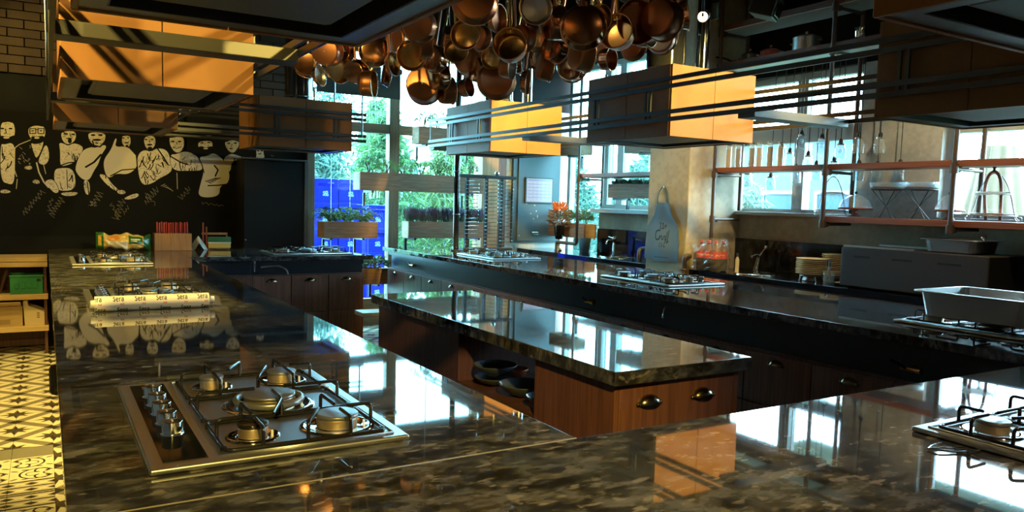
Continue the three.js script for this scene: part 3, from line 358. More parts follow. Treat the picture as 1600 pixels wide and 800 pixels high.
sideWindow('window_3', -7.34, -5.75, 1.365, 3.08, [-7.05], 0, 5);
sideWindow('window_4', -5.37, -3.95, 1.365, 2.6, [-4.58], 2.07);
sideWindow('window_5', -3.29, -1.0, 1.365, 2.6, [-2.15], 2.07);

// ---------------------------------------------------------------- worktops and base cabinets
const TOP = 0.9;
function worktop(label, x0, x1, z0, z1, joints) {
  const t = thing('granite_worktop', label, 'worktop', [(x0 + x1) / 2, TOP - 0.04, (z0 + z1) / 2]);
  const w = x1 - x0, d = z1 - z0, p = t.position;
  const g = metreUV(rb(w, 0.04, d, 0.003, 0, 0.02, 0), 2); const uv = g.attributes.uv; for (let i = 0; i < uv.count; i++) uv.setXY(i, uv.getX(i) + p.x, uv.getY(i) + p.z);
  const o = new THREE.Mesh(g, mat.granite); o.name = 'slab'; t.add(o);
  for (const [a, b, c, e] of joints) mesh('joint_seam', bb(a - p.x, b - p.x, 0.037, 0.0404, c - p.z, e - p.z), mat.caulk, t);
  return t;
}
worktop('long granite worktop of the left arm, carrying three hobs', 0.02, 1.0, -7.88, -1.362, [[0.02, 1.0, -1.363, -1.3615]]);
worktop('foreground granite worktop across the bottom of the view', 0.02, 3.139, -1.36, -0.36, [[1.745, 3.13, -1.066, -1.0648]]);
worktop('granite worktop of the right arm under the copper-coloured hoods', 3.141, 4.2, -7.95, -0.36, []);
worktop('short granite worktop at the far end beside the tall black cabinet', 1.0015, 2.58, -7.88, -6.75, []);

const cupGeo = (() => { const g = new THREE.SphereGeometry(1, 18, 8, 0, Math.PI * 2, 0, Math.PI / 2).scale(0.046, 0.032, 0.028); return merged([g, sp(0.007, -0.047, 0.003, 0.004), sp(0.007, 0.047, 0.003, 0.004), bx(0.094, 0.006, 0.006, 0, 0.002, 0.003)]); })();
function cup(parent, x, y, z) { const o = new THREE.Mesh(cupGeo, mat.bronze); o.name = 'cup_handle'; o.position.set(x, y, z); parent.add(o); return o; }
// a base unit: front face on local z = 0 facing +z, origin on the floor
function unit(label, W, D, pos, turn, { n = 2, fy = 0.68, lower = true } = {}) {
  const t = thing('base_cabinet', label, 'cabinet', pos, turn);
  mesh('carcass', [bb(-W / 2 + 0.002, W / 2 - 0.002, 0.08, fy, -D, -0.022), bb(-W / 2 + 0.002, W / 2 - 0.002, 0, 0.08, -D + 0.02, -0.07)], mat.woodDark, t);
  mesh('fascia', [bb(-W / 2 + 0.001, W / 2 - 0.001, fy, TOP - 0.041, -D, -0.05), bb(-W / 2 + 0.001, W / 2 - 0.001, TOP - 0.085, TOP - 0.041, -0.05, -0.012)], mat.blackFascia, t);
  for (let i = 0; i < n; i++) {
    const s = W / n, x0 = -W / 2 + i * s + 0.003, x1 = x0 + s - 0.006;
    const d = mesh('drawer', rbb(x0, x1, lower ? 0.40 : 0.09, fy - 0.012, -0.021, 0, 0.003), mat.wood, t, 1); cup(d, (x0 + x1) / 2, fy - 0.062, 0);
    if (lower) mesh('door', rbb(x0, x1, 0.09, 0.394, -0.021, 0, 0.003), mat.wood, t, 1);
  }
  return t;
}
const rightUnits = [[-7.95, -7.05, 'farthest, beside the planter box'], [-7.05, -6.15, 'second from the far end'], [-6.15, -5.33, 'third from the far end, under the far hob'], [-5.33, -4.51, 'fourth from the far end'], [-4.51, -3.69, 'with a brass gas tap, under the middle hob'], [-3.69, -2.87, 'with a small hook in its black band'], [-2.87, -2.02, 'with two visible cup handles, behind the island corner'], [-2.02, -1.2, 'with a brass gas tap under the steel tray'], [-1.2, -0.4, 'nearest, hidden by the foreground worktop']];
const RU = rightUnits.map(([a, b, l]) => unit('walnut base cabinet of the right arm, ' + l, b - a, 0.9, [3.2, 0, (a + b) / 2], -Math.PI / 2));
// gas taps and hook on the black band (local x runs along +z)
function gasTap(u, dx, y, s = 1) { const g = new THREE.Group(); g.name = 'gas_tap'; g.position.set(dx, y, -0.05); u.add(g); mesh('tap_body', [cy(0.013, 0.013, 0.05, 0, 0, 0.025, Math.PI / 2), cy(0.012, 0.012, 0.085, 0.005, 0, 0.05, 0, 0, Math.PI / 2), cy(0.017, 0.017, 0.02, 0.045, 0, 0.05, 0, 0, Math.PI / 2, 6)], mat.brass, g); mesh('lever', [rb(0.06 * s, 0.012, 0.016, 0.004, -0.045, 0.012, 0.055, 0, 0, -0.3)], mat.blackGloss, g); }
gasTap(RU[4], -0.17, 0.75); gasTap(RU[7], -0.34, 0.745, 1.4); gasTap(RU[0], 0.2, 0.75);
mesh('hook', [wire(rounded([[-0.24, 0.81, -0.05], [-0.24, 0.81, -0.01], [-0.24, 0.775, 0.0], [-0.23, 0.755, 0.012]], 0.01), 0.004), sp(0.008, -0.225, 0.752, 0.012)], mat.steelPol, RU[5]);
const farU = unit('dark walnut cabinet under the far worktop, showing three cup handles', 1.0, 1.0, [2.01, 0, -6.80], 0, { n: 3, fy: 0.735 });
unit('narrow walnut cabinet in the far inner corner', 0.5, 1.0, [1.26, 0, -6.80], 0, { n: 1, fy: 0.735 });
{ const t = new THREE.Group(); t.name = 'gas_fitting'; t.position.set(-0.29, 0.74, -0.045); farU.add(t); mesh('hose', wire(rounded([[-0.13, 0.06, 0.005], [0.02, 0.075, 0.03], [0.08, 0.04, 0.05], [0.09, -0.002, 0.055]], 0.05), 0.008, 8), mat.steelDull, t); mesh('tap', [cy(0.012, 0.012, 0.05, -0.19, 0.08, 0.03, Math.PI / 2), cy(0.016, 0.01, 0.03, -0.19, 0.105, 0.04), cy(0.009, 0.012, 0.05, -0.19, 0.05, 0.045)], mat.steelPol, t); }
const leftUnits = [-7.39, -6.49, -5.59, -4.69, -3.79, -2.89, -1.99];
leftUnits.forEach((z, i) => {
  const u = unit('walnut base cabinet along the tiled aisle, ' + ['first', 'second', 'third', 'fourth', 'fifth', 'sixth', 'seventh'][i] + ' from the mural wall', 0.9, 0.88, [0.06, 0, z], -Math.PI / 2);
  if (i === 5) mesh('towel_rail', [wire(rounded([[-0.19, 0.80, -0.02], [-0.19, 0.80, 0.045], [0.17, 0.80, 0.045], [0.17, 0.80, -0.02]], 0.015), 0.014, 8)], mat.black, u);
});
unit('corner cabinet at the near end of the left arm', 1.0, 0.92, [0.55, 0, -0.42], 0); unit('cabinet under the middle of the foreground worktop', 1.0, 0.92, [1.56, 0, -0.42], 0); unit('cabinet under the right of the foreground worktop', 1.05, 0.92, [2.6, 0, -0.42], 0);

// island
{
  worktop('island worktop of polished dark granite in the middle of the room', 1.49, 2.09, -3.93, -1.84, []).children[0].scale.set(1, 1.15, 1);
  const t = thing('island_cabinet', 'walnut island cabinet with a wide drawer and an open bowl shelf', 'cabinet', [1.79, 0, -2.885]);
  const X0 = -0.27, X1 = 0.27, Z1 = 1.015, ZA = 0.555, ZB = -0.065, Z0 = -1.0, H = 0.858;
  mesh('near_block', [bb(X0 + 0.004, X1 - 0.004, 0.07, H, ZA, Z1 - 0.024)], mat.woodDark, t);
  mesh('far_block', bb(X0, X1, 0.07, H, Z0, ZB), mat.woodDark, t);
  mesh('side_panel', rbb(X0 - 0.006, X0 + 0.012, 0.07, H, ZA - 0.002, Z1, 0.003), mat.wood, t, 1);
  mesh('plinth', bb(X0 + 0.05, X1 - 0.05, 0, 0.07, Z0 + 0.05, Z1 - 0.05), mat.black, t);
  mesh('shelf', [bb(X0, X1, 0.615, 0.64, ZB, ZA), bb(X0, X1, 0.07, 0.095, ZB, ZA), bb(X1 - 0.02, X1, 0.095, 0.615, ZB, ZA)], mat.woodDark, t, 0);
  mesh('pull_out_board', rbb(-0.36, 0.1, 0.79, 0.812, Z0 - 0.13, Z0 + 0.001, 0.003), mat.whiteChina, t);
  const d = mesh('drawer', rbb(X0 + 0.014, X1 - 0.022, 0.50, H - 0.004, Z1 - 0.022, Z1, 0.003), mat.wood, t, 1); cup(d, -0.135, 0.782, Z1); cup(d, 0.1, 0.782, Z1);
  mesh('edge_strip', rbb(X1 - 0.02, X1, 0.07, H, Z1 - 0.022, Z1, 0.002), mat.wood, t, 1);
  mesh('door', rbb(X0 + 0.014, X1 - 0.022, 0.08, 0.494, Z1 - 0.022, Z1, 0.003), mat.wood, t, 1);
}
function bowl(name, label, r, h, pos, m, tilt = 0) {
  const o = single(name, lathe([[0.001, 0], [r * 0.35, 0], [r * 0.4, 0.004], [r * 0.75, h * 0.45], [r, h], [r - 0.004, h + 0.003], [r * 0.96, h], [r * 0.72, h * 0.5], [r * 0.38, 0.01], [0.001, 0.008]], 36), m, label, 'bowl', 'bowls on the island shelf', pos); o.rotation.z = tilt; return o;
}
bowl('bowl', 'wide shallow grey bowl on the island shelf, farther of the two large ones', 0.095, 0.045, [1.63, 0.69, -2.82], mat.slate, 0.0).position.y = 0.682;
bowl('bowl', 'dark slate bowl on the island shelf, nearer of the two large ones', 0.103, 0.05, [1.64, 0.64, -2.605], mat.slate);
bowl('bowl', 'bowl at the shelf end, half hidden by the island side panel', 0.078, 0.045, [1.62, 0.64, -2.415], mat.slate);
bowl('bowl', 'grey bowl beneath the wide shallow one on the island shelf', 0.09, 0.036, [1.63, 0.64, -2.82], mat.slate);
bowl('copper_bowl', 'small copper bowl at the back of the island shelf', 0.055, 0.05, [1.76, 0.64, -2.86], mat.copperDull).userData.group = undefined;

// ---------------------------------------------------------------- gas hobs: 0.51 x 0.72, knob strip on local -x
const protoHob = (() => {
  const t = new THREE.Group(), W = 0.51, L = 0.72;
  mesh('tray', [rb(W, 0.012, L, 0.005, 0, 0.007, 0)], mat.steel, t);
  mesh('pan', [bb(-W / 2 + 0.125, W / 2 - 0.028, 0.0132, 0.0142, -L / 2 + 0.028, L / 2 - 0.028), wire([[-W / 2 + 0.125, 0.014, -L / 2 + 0.028], [W / 2 - 0.028, 0.014, -L / 2 + 0.028], [W / 2 - 0.028, 0.014, L / 2 - 0.028], [-W / 2 + 0.125, 0.014, L / 2 - 0.028], [-W / 2 + 0.125, 0.014, -L / 2 + 0.028]], 0.0035)], mat.steelDull, t);
  mesh('control_strip', bb(-W / 2 + 0.026, -W / 2 + 0.106, 0.0131, 0.0145, -L / 2 + 0.03, L / 2 - 0.03), mat.blackGloss, t);
  mesh('maker_plate', bb(-W / 2 + 0.052, -W / 2 + 0.066, 0.0146, 0.015, -L / 2 + 0.05, -L / 2 + 0.082), mat.steel, t);
  for (let i = 0; i < 5; i++) { const z = -0.195 + i * 0.085, k = mesh('knob', lathe([[0.0235, 0], [0.0235, 0.003], [0.0205, 0.004], [0.0205, 0.026], [0.019, 0.028], [0.001, 0.028]], 24, -W / 2 + 0.066, 0.0146, z), mat.steelPol, t); mesh('knob_ridge', rb(0.003, 0.002, 0.016, 0.0008, -W / 2 + 0.066, 0.0432, z), mat.steel, k); }
  const B = [[-0.045, 0.235, 0.030], [0.135, 0.235, 0.044], [0.045, 0.0, 0.058], [-0.045, -0.235, 0.028], [0.135, -0.235, 0.036]];
  B.forEach(([x, z, r], i) => {
    const b = mesh('burner', [lathe([[r * 1.0, 0.002], [r * 1.0, 0.021], [r * 0.97, 0.023], [0.001, 0.023]], 32, x, 0.014, z)], mat.burner, t);
    mesh('burner_dish', lathe([[r * 1.85, 0.0005], [r * 1.8, 0.004], [r * 1.6, 0.005], [r * 1.15, 0.0015], [r * 1.0, 0.001]], 32, x, 0.014, z), mat.steelPol, b);
    mesh('burner_cap', [lathe([[r * 0.98, 0.0225], [r * 1.05, 0.024], [r * 1.06, 0.029], [r * 1.0, 0.0315], [0.001, 0.0325]], 32, x, 0.014, z), ...(i === 2 ? [tor(r * 1.3, 0.008, x, 0.03, z, Math.PI / 2)] : [])], i === 0 ? mat.enamel : mat.burnerCap, b);
    mesh('igniter', cy(0.0028, 0.0028, 0.016, x + r * 1.15, 0.022, z + r * 0.7, 0, 0, 0, 8), mat.whiteChina, b);
  });
  // three wire pan supports
  for (let k = -1; k <= 1; k++) {
    const zc = k * 0.2205, hz = 0.105, x0 = -W / 2 + 0.138, x1 = W / 2 - 0.042, y = 0.0195, yt = 0.058, g = [];
    g.push(wire(rounded([[x0, y, zc - hz + 0.02], [x0, y, zc - hz], [x1, y, zc - hz], [x1, y, zc + hz], [x0, y, zc + hz], [x0, y, zc - hz + 0.02]], 0.018), 0.0042));
    const prong = (a, b) => g.push(wire(rounded([[a[0], y, a[1]], [a[0], yt, a[1]], [b[0], yt, b[1]]], 0.012), 0.0042));
    const cs = k ? [[-0.045, k * 0.235], [0.135, k * 0.235]] : [[0.045, 0]];
    for (const [cx, cz] of cs) {
      const q = k ? 0.022 : 0.034;
      prong([cx, zc - hz], [cx, cz - q]); prong([cx, zc + hz], [cx, cz + q]);
      if (cx < 0.1) prong([x0, cz], [cx - q, cz]); if (cx > 0.0) prong([x1, cz], [cx + q, cz]);
      if (k && cx < 0) prong([0.045, zc - hz], [cx + q + 0.02, cz]); if (k && cx > 0.1) prong([0.045, zc + hz], [cx - q - 0.02, cz]);
    }
    for (const [fx, fz] of [[x0, zc - hz + 0.02], [x1, zc - hz + 0.02], [x0, zc + hz - 0.02], [x1, zc + hz - 0.02]]) g.push(cy(0.006, 0.006, 0.012, fx, 0.0165, fz, 0, 0, 0, 8));
    mesh('pan_support', g, mat.enamel, t);
  }
  return t;
})();
function hob(label, pos, turn) { const o = protoHob.clone(); o.name = numbered('gas_hob'); o.position.set(...pos); o.rotation.y = turn; o.userData = { label, category: 'hob', group: 'five-burner gas hobs' }; scene.add(o); return o; }
hob('large steel gas hob in the left foreground with five chrome knobs', [0.408, TOP, -1.865], 0);
hob('gas hob on the left worktop behind the cling film roll', [0.415, TOP, -4.16], 0);
hob('gas hob at the far end of the left worktop near the snack bag', [0.41, TOP, -6.45], 0);
hob('gas hob on the short far worktop before the tall black cabinet', [2.06, TOP, -7.1], -Math.PI / 2);
hob('gas hob on the right worktop below the plate rack tower', [3.68, TOP, -6.37], Math.PI);
hob('gas hob on the right worktop in front of the hanging apron', [3.69, TOP, -4.1], Math.PI);
hob('gas hob under the steel roasting tray on the right worktop', [3.72, TOP, -1.85], Math.PI);
hob('gas hob on the foreground worktop cut by the right edge of view', [2.115, TOP, -0.80], Math.PI / 2);

// ---------------------------------------------------------------- extractor hoods and their rail frames
const HB = 1.857, HT = 2.30;
const hoodProto = (() => {
  const t = new THREE.Group(), W = 0.74, L = 0.87, H = HT - HB, th = 0.016;
  mesh('core', bb(-W / 2 + th, W / 2 - th, 0.07, H - 0.01, -L / 2 + th, L / 2 - th), mat.black, t);
  mesh('top_plate', bb(-W / 2 + 0.01, W / 2 - 0.01, H - 0.01, H - 0.002, -L / 2 + 0.01, L / 2 - 0.01), mat.hoodRim, t);
  for (const s of [-1, 1]) for (const q of [-1, 1]) {
    mesh('panel', rb(W / 2 - 0.004, H, th, 0.002, q * W / 4, H / 2, s * (L / 2 - th / 2)), mat.panel, t);
    mesh('panel', rb(th, H, L / 2 - th - 0.004, 0.002, s * (W / 2 - th / 2), H / 2, q * (L / 4 - th / 2)), mat.panel, t);
  }
  const a = 0.075, y = 0.006;
  mesh('rim', [bb(-W / 2 + th, W / 2 - th, y, y + 0.012, -L / 2 + th, -L / 2 + a), bb(-W / 2 + th, W / 2 - th, y, y + 0.012, L / 2 - a, L / 2 - th), bb(-W / 2 + th, -W / 2 + a, y, y + 0.012, -L / 2 + a, L / 2 - a), bb(W / 2 - a, W / 2 - th, y, y + 0.012, -L / 2 + a, L / 2 - a)], mat.hoodRim, t);
  const b = a + 0.001;
  mesh('recess_lip', [bb(-W / 2 + b, W / 2 - b, y + 0.001, y + 0.065, -L / 2 + b, -L / 2 + b + 0.004), bb(-W / 2 + b, W / 2 - b, y + 0.001, y + 0.065, L / 2 - b - 0.004, L / 2 - b), bb(-W / 2 + b, -W / 2 + b + 0.004, y + 0.001, y + 0.065, -L / 2 + b, L / 2 - b), bb(W / 2 - b - 0.004, W / 2 - b, y + 0.001, y + 0.065, -L / 2 + b, L / 2 - b)], mat.black, t);
  mesh('filter_tray', [rb(W - 0.25, 0.02, L - 0.25, 0.006, 0, 0.035, 0), rb(W - 0.28, 0.012, L - 0.28, 0.004, 0, 0.026, 0)], mat.hoodFilter, t);
  const dk = mesh('duct', cy(0.13, 0.13, CEIL - HT - 0.002, -0.06, H + (CEIL - HT) / 2, 0.02, 0, 0, 0, 28), mat.ductBlack, t);
  mesh('duct_collar', [tor(0.132, 0.006, -0.06, H + 0.05, 0.02, Math.PI / 2), tor(0.132, 0.006, -0.06, H + 0.32, 0.02, Math.PI / 2), cy(0.15, 0.15, 0.012, -0.06, H + 0.006, 0.02, 0, 0, 0, 28)], mat.steelPol, dk);
  mesh('conduit', [cy(0.045, 0.045, CEIL - HT - 0.002, 0.2, H + (CEIL - HT) / 2, 0.1, 0, 0, 0, 16)], mat.steelPol, t);
  return t;
})();
function hood(label, x, z, turn = 0) { const o = hoodProto.clone(); o.name = numbered('extractor_hood'); o.position.set(x, HB, z); o.rotation.y = turn; o.userData = { label, category: 'extractor hood', group: 'orange clad extractor hoods' }; scene.add(o); return o; }
hood('extractor hood with big steel underside at the top left edge', 0.435, -1.81);
hood('extractor hood with brightly lit orange front over the left worktop', 0.435, -4.02);
hood('dim extractor hood just above the painted cooks', 0.435, -6.29);
hood('brown extractor hood over the far worktop, seen from the front', 2.06, -7.49, Math.PI / 2);
hood('small looking bright orange hood before the plate rack tower', 3.70, -6.38);
hood('bright orange hood above the hanging apron, right of the pans', 3.715, -4.13);
hood('large copper brown hood at the right edge of the view', 3.72, -1.87);
hood('hood over the foreground worktop cut by the top right corner', 2.06, -0.77, Math.PI / 2);

function railFrame(label, axis, a0, a1, lines, hoodsAt, beams, rods) {     // axis 0: rails along x, 2: along z; lines = fixed coordinate of each rail line
  const t = thing('rail_frame', label, 'rail frame');
  const seg = (c, y, h, w = 0.014) => axis === 2 ? bb(c - w / 2, c + w / 2, y, y + h, a0, a1) : bb(a0, a1, y, y + h, c - w / 2, c + w / 2);
  for (const c of lines) {
    for (const y of [2.14, 2.185, 1.94, 1.985]) mesh('rail', seg(c, y, 0.026), mat.railMetal, t);
    for (const h of hoodsAt) for (const q of [-1, 1]) for (const d of [-0.02, 0.02]) { const p = h + q * 0.27 + d; mesh('upright', axis === 2 ? bb(c - 0.006, c + 0.006, 1.966, 2.14, p - 0.009, p + 0.009) : bb(p - 0.009, p + 0.009, 1.966, 2.14, c - 0.006, c + 0.006), mat.railMetal, t); }
  }
  for (const b of beams) mesh('cross_beam', axis === 2 ? rbb(lines[0] + 0.008, lines[1] - 0.008, 1.915, 1.965, b - 0.06, b + 0.06, 0.004) : rbb(b - 0.06, b + 0.06, 1.915, 1.965, lines[0] + 0.008, lines[1] - 0.008, 0.004), mat.beamMetal, t);
  for (const c of lines) for (const r of rods) mesh('hanging_rod', axis === 2 ? cy(0.005, 0.005, CEIL - 1.99, c, (CEIL + 1.99) / 2, r, 0, 0, 0, 8) : cy(0.009, 0.009, CEIL - 1.99, r, (CEIL + 1.99) / 2, c, 0, 0, 0, 8), mat.steelDull, t);
  return t;
}
railFrame('double steel rails hung round the hoods of the left worktop', 2, -6.95, -1.0, [0.035, 0.835], [-1.81, -4.02, -6.29], [-0.95, -3.02, -5.2], [-5.0, -6.9]);
railFrame('double dark rails hung along the hoods of the right worktop', 2, -7.15, -1.0, [3.30, 4.12], [-1.87, -4.13, -6.38], [-3.05, -5.33, -7.1], [-0.95, -7.12]);
railFrame('double rails in front of the brown far hood', 0, 0.86, 2.62, [-7.90, -7.085], [2.06], [], [0.9, 2.58]);
railFrame('double rails round the hood over the foreground worktop', 0, 1.2, 3.28, [-1.18, -0.36], [2.06], [], [1.25]);

// ---------------------------------------------------------------- copper pans on their rack
const PANS = [
  [1.5, 2.175, -4.525, 0.086, 22, 'f', 'g', 'copper pan with golden crescent, leftmost low pan above the far hood'],
  [1.62, 2.065, -4.265, 0.073, 54, 's', 'g', 'side-on copper saucepan hanging above the leafy window left of the mullion'],
  [1.45, 2.159, -3.814, 0.075, 159, 'f', 't', 'matte copper pan bottom facing out, just under the near hood corner'],
  [1.55, 2.115, -3.575, 0.069, -23, 'f', 'g', 'copper pan with bright ring rim facing out, above the window mullion'],
  [1.42, 2.173, -3.197, 0.073, 141, 'f', 't', 'wide dull copper pan beside the steel hood edge'],
  [1.75, 2.156, -4.36, 0.083, 78, 'f', 't', 'dark copper pan seen edge-on left of the ringed pan'],
  [1.8, 2.161, -3.829, 0.068, 125, 's', 't', 'glossy bulging copper pot right of the ringed pan'],
  [1.95, 2.083, -4.292, 0.102, 146, 's', 't', 'big copper stockpot bottom, lowest above the bright window'],
  [1.5, 2.098, -2.913, 0.058, -42, 'f', 'g', 'copper pan with glowing lining, high beside the big dark pan'],
  [1.7, 2.13, -3.39, 0.055, -37, 'f', 'g', 'small copper pan with pale ring under the glowing pan'],
  [1.48, 2.2, -2.797, 0.086, 152, 'f', 't', 'largest dark copper pan cut by the top edge of the view'],
  [1.58, 2.037, -2.688, 0.063, -42, 's', 'g', 'copper pan with the brightest gold hollow, middle of the rack'],
  [1.5, 2.102, -2.377, 0.056, -20, 'f', 'n', 'tin lined pan with grey disc facing out at the top'],
  [2.05, 2.051, -3.61, 0.097, 150, 'f', 't', 'round dark copper pan bottom above the middle orange hood'],
  [1.95, 2.14, -3.486, 0.055, -49, 'f', 'g', 'small copper pan half hidden behind the gold hollow pan'],
  [2.05, 2.183, -3.903, 0.078, 132, 's', 't', 'dark copper pot behind the pale ringed small pan'],
  [2.15, 2.083, -4.111, 0.053, 32, 's', 't', 'smallest copper pot with one bright rim left of the dark round pan'],
  [2.1, 2.069, -4.236, 0.076, 84, 's', 't', 'copper pot on its side over the left corner of the middle hood'],
  [2.05, 2.008, -3.304, 0.06, 48, 'f', 't', 'tilted copper frying pan seen edge-on above the orange hood face'],
  [1.95, 2.016, -2.951, 0.057, 72, 's', 't', 'copper saucepan on edge with one bright spark right of the tilted pan'],
  [1.62, 2.028, -2.251, 0.076, 142, 'f', 't', 'big copper pan bottom with ringed edge right of centre'],
  [1.75, 2.032, -2.237, 0.059, -58, 's', 'g', 'copper pan with warm mottled gold lining beside the big ringed pan'],
  [1.85, 2.078, -2.241, 0.076, -15, 'f', 't', 'copper pan showing its dull lining turned to the side'],
  [1.95, 2.087, -2.203, 0.07, 108, 's', 't', 'bulging copper pot near the lit spotlight'],
  [2.05, 2.127, -2.205, 0.057, 52, 'f', 't', 'outermost copper pan on edge next to the spotlight'],
  [2.25, 2.118, -2.561, 0.059, 129, 's', 'n', 'pan with pale tinned bottom below the bulging pot'],
  [2.2, 2.071, -3.134, 0.068, 130, 's', 't', 'dark copper pot hanging low left of the large orange hood'],
  [2.05, 2.061, -2.812, 0.067, 84, 's', 't', 'copper saucepan with short handle above the low dark pot'],
  [2.2, 2.104, -2.683, 0.061, 111, 'f', 't', 'dark copper pan under the gold lined pan by the black duct'],
  [1.9, 2.158, -2.956, 0.076, 137, 'f', 't', 'dark copper pan behind the tin lined disc'],
  [1.78, 2.133, -2.631, 0.066, 81, 's', 't', 'copper pot turned sideways left of the big ringed pan'],
  [1.45, 2.269, -4.551, 0.083, 142, 's', 't', 'dim copper pot farthest left beside the steel hood rim'],
  [1.42, 2.238, -4.889, 0.08, 154, 'f', 't', 'dim copper pan bottom touching the view of the black ducts'],
  [1.55, 2.294, -4.538, 0.072, 111, 'f', 't', 'copper pan seen slanted between the two leftmost pots'],
  [1.85, 2.365, -4.414, 0.076, 117, 's', 't', 'copper pot behind the ringed pan, under the steel hood edge'],
  [1.95, 2.317, -3.995, 0.071, 74, 'f', 't', 'copper pan on edge left of the glowing lined pan'],
  [2.15, 2.146, -3.547, 0.06, 64, 'f', 't', 'thin copper pan on edge below the gold hollow pan'],
  [2.2, 2.133, -2.911, 0.059, 93, 'f', 't', 'small copper pan behind the mottled gold pan'],
  [1.58, 2.147, -4.409, 0.067, 130, 's', 't', 'small copper pot tucked right of the golden crescent pan'],
  [1.4, 2.125, -4.559, 0.06, 43, 'f', 't', 'little copper pan lowest at the far left of the rack'],
  [1.5, 2.083, -3.68, 0.054, 38, 'f', 'g', 'slim copper pan between the matte bottom and the ringed pan'],
  [1.6, 2.161, -3.501, 0.062, 85, 's', 't', 'copper pot on its side under the wide dull pan'],
  [2.0, 2.134, -4.172, 0.075, 104, 's', 't', 'copper pot right of the big stockpot bottom'],
  [1.75, 2.168, -3.236, 0.056, 112, 'f', 't', 'copper pan behind the glowing lined pan, right side'],
  [2.1, 2.138, -3.837, 0.071, 91, 's', 't', 'dark copper pot between the pale ringed pan and the dark round one'],
  [1.95, 2.066, -3.288, 0.053, 39, 's', 't', 'copper pot half hidden left of the tilted frying pan'],
  [1.7, 2.079, -2.76, 0.052, 108, 's', 't', 'copper pot right of the brightest gold hollow pan'],
  [2.0, 2.08, -3.127, 0.054, 27, 'f', 't', 'copper pan on edge above the sparkling saucepan'],
  [1.9, 2.072, -2.821, 0.055, 106, 's', 't', 'copper pot below the sideways pot left of centre'],
  [1.7, 2.072, -2.274, 0.05, 113, 'f', 't', 'copper pan behind the gap of the big ringed pan'],
  [2.15, 2.056, -2.772, 0.048, 22, 's', 't', 'small copper pot below the mottled gold pan'],
  [2.0, 2.075, -2.347, 0.049, 20, 's', 't', 'copper pot on edge below the dull lined pan'],
  [1.6, 2.155, -2.81, 0.057, 30, 'f', 't', 'copper pan on edge left of the tin lined disc'],
];
{
  const t = thing('pan_rack', 'steel ceiling rack from which the copper pans hang', 'pan rack', [1.83, 2.72, -3.3]);
  for (const x of [-0.48, -0.16, 0.16, 0.48]) mesh('bar', cy(0.012, 0.012, 4.2, x, 0, 0, Math.PI / 2, 0, 0, 10), mat.railMetal, t);
  for (const z of [-2.1, -0.7, 0.7, 2.1]) mesh('cross_bar', rb(1.0, 0.03, 0.02, 0.003, 0, 0, z), mat.railMetal, t);
  for (const x of [-0.48, 0.48]) for (const z of [-2.0, 0, 2.0]) mesh('hanger', cy(0.008, 0.008, CEIL - 2.72, x, (CEIL - 2.72) / 2, z, 0, 0, 0, 8), mat.steelDull, t);
}
PANS.forEach(([x, y, z, r, yaw, kind, lin, label], i) => {
  const d = kind === 'f' ? r * 0.45 : r * 1.0, hl = Math.min(kind === 'f' ? 0.30 : 0.24, 2.68 - y - r), top = 2.715;
  const t = thing('copper_pan', label, 'pan', [x, y, z], yaw * Math.PI / 180, 'copper pans on the ceiling rack');
  t.rotation.order = 'YXZ'; t.rotation.x = rr(-0.2, 0.12); t.rotation.z = rr(-0.16, 0.16);
  const tp = top - y, body = kind === 'f'
    ? [[0.001, -d], [r * 0.82, -d], [r * 0.9, -d + 0.008], [r * 1.0, -0.004], [r * 1.05, 0], [r * 1.05, 0.003], [r * 1.0, 0.001]]
    : [[0.001, -d], [r * 0.88, -d], [r * 0.97, -d + 0.012], [r * 1.0, -d * 0.5], [r * 1.0, -0.004], [r * 1.05, 0], [r * 1.05, 0.003], [r * 0.99, 0.001]];
  mesh('body', lathe(body, 36, 0, 0, 0, Math.PI / 2), i % 3 === 1 || kind === 's' && i % 2 ? mat.copperDull : mat.copper, t);
  mesh('lining', lathe([[r * 0.995, 0.0], [r * (kind === 'f' ? 0.9 : 0.95), -d + 0.012], [r * 0.78, -d + 0.004], [0.001, -d + 0.003]], 36, 0, 0, 0, Math.PI / 2), lin === 'g' ? mat.copperGold : lin === 'n' ? mat.tin : i % 2 ? mat.tin : mat.copperDull, t);
  mesh('rim', tor(r * 1.045, 0.0028, 0, 0, 0.002, 0, 0, 0, 36), mat.rimCopper, t);
  if (lin === 'n') mesh('tinned_base', cy(r * 0.86, r * 0.86, 0.002, 0, 0, -d - 0.0015, Math.PI / 2, 0, 0, 32), mat.tin, t);
  const h = mesh('handle', [wire(rounded([[0, r * 0.86, -0.022], [0, r * 1.12, -0.018], [0, r + hl * 0.55, -0.006], [0, r + hl, 0.0]], 0.03), 0.0075, 7), rb(0.03, 0.022, 0.006, 0.002, 0, r * 0.96, -0.02), tor(0.012, 0.004, 0, r + hl + 0.012, 0, 0, 0, 0, 14)], i % 2 ? mat.brass : mat.copperDull, t);
  mesh('hook', wire([[0, r + hl + 0.012, 0], [0.006, r + hl + 0.03, 0], [0, Math.max(r + hl + 0.05, tp - 0.02), 0], [0.008, Math.max(r + hl + 0.06, tp), 0]], 0.0025, 5), mat.steelDull, h);
});

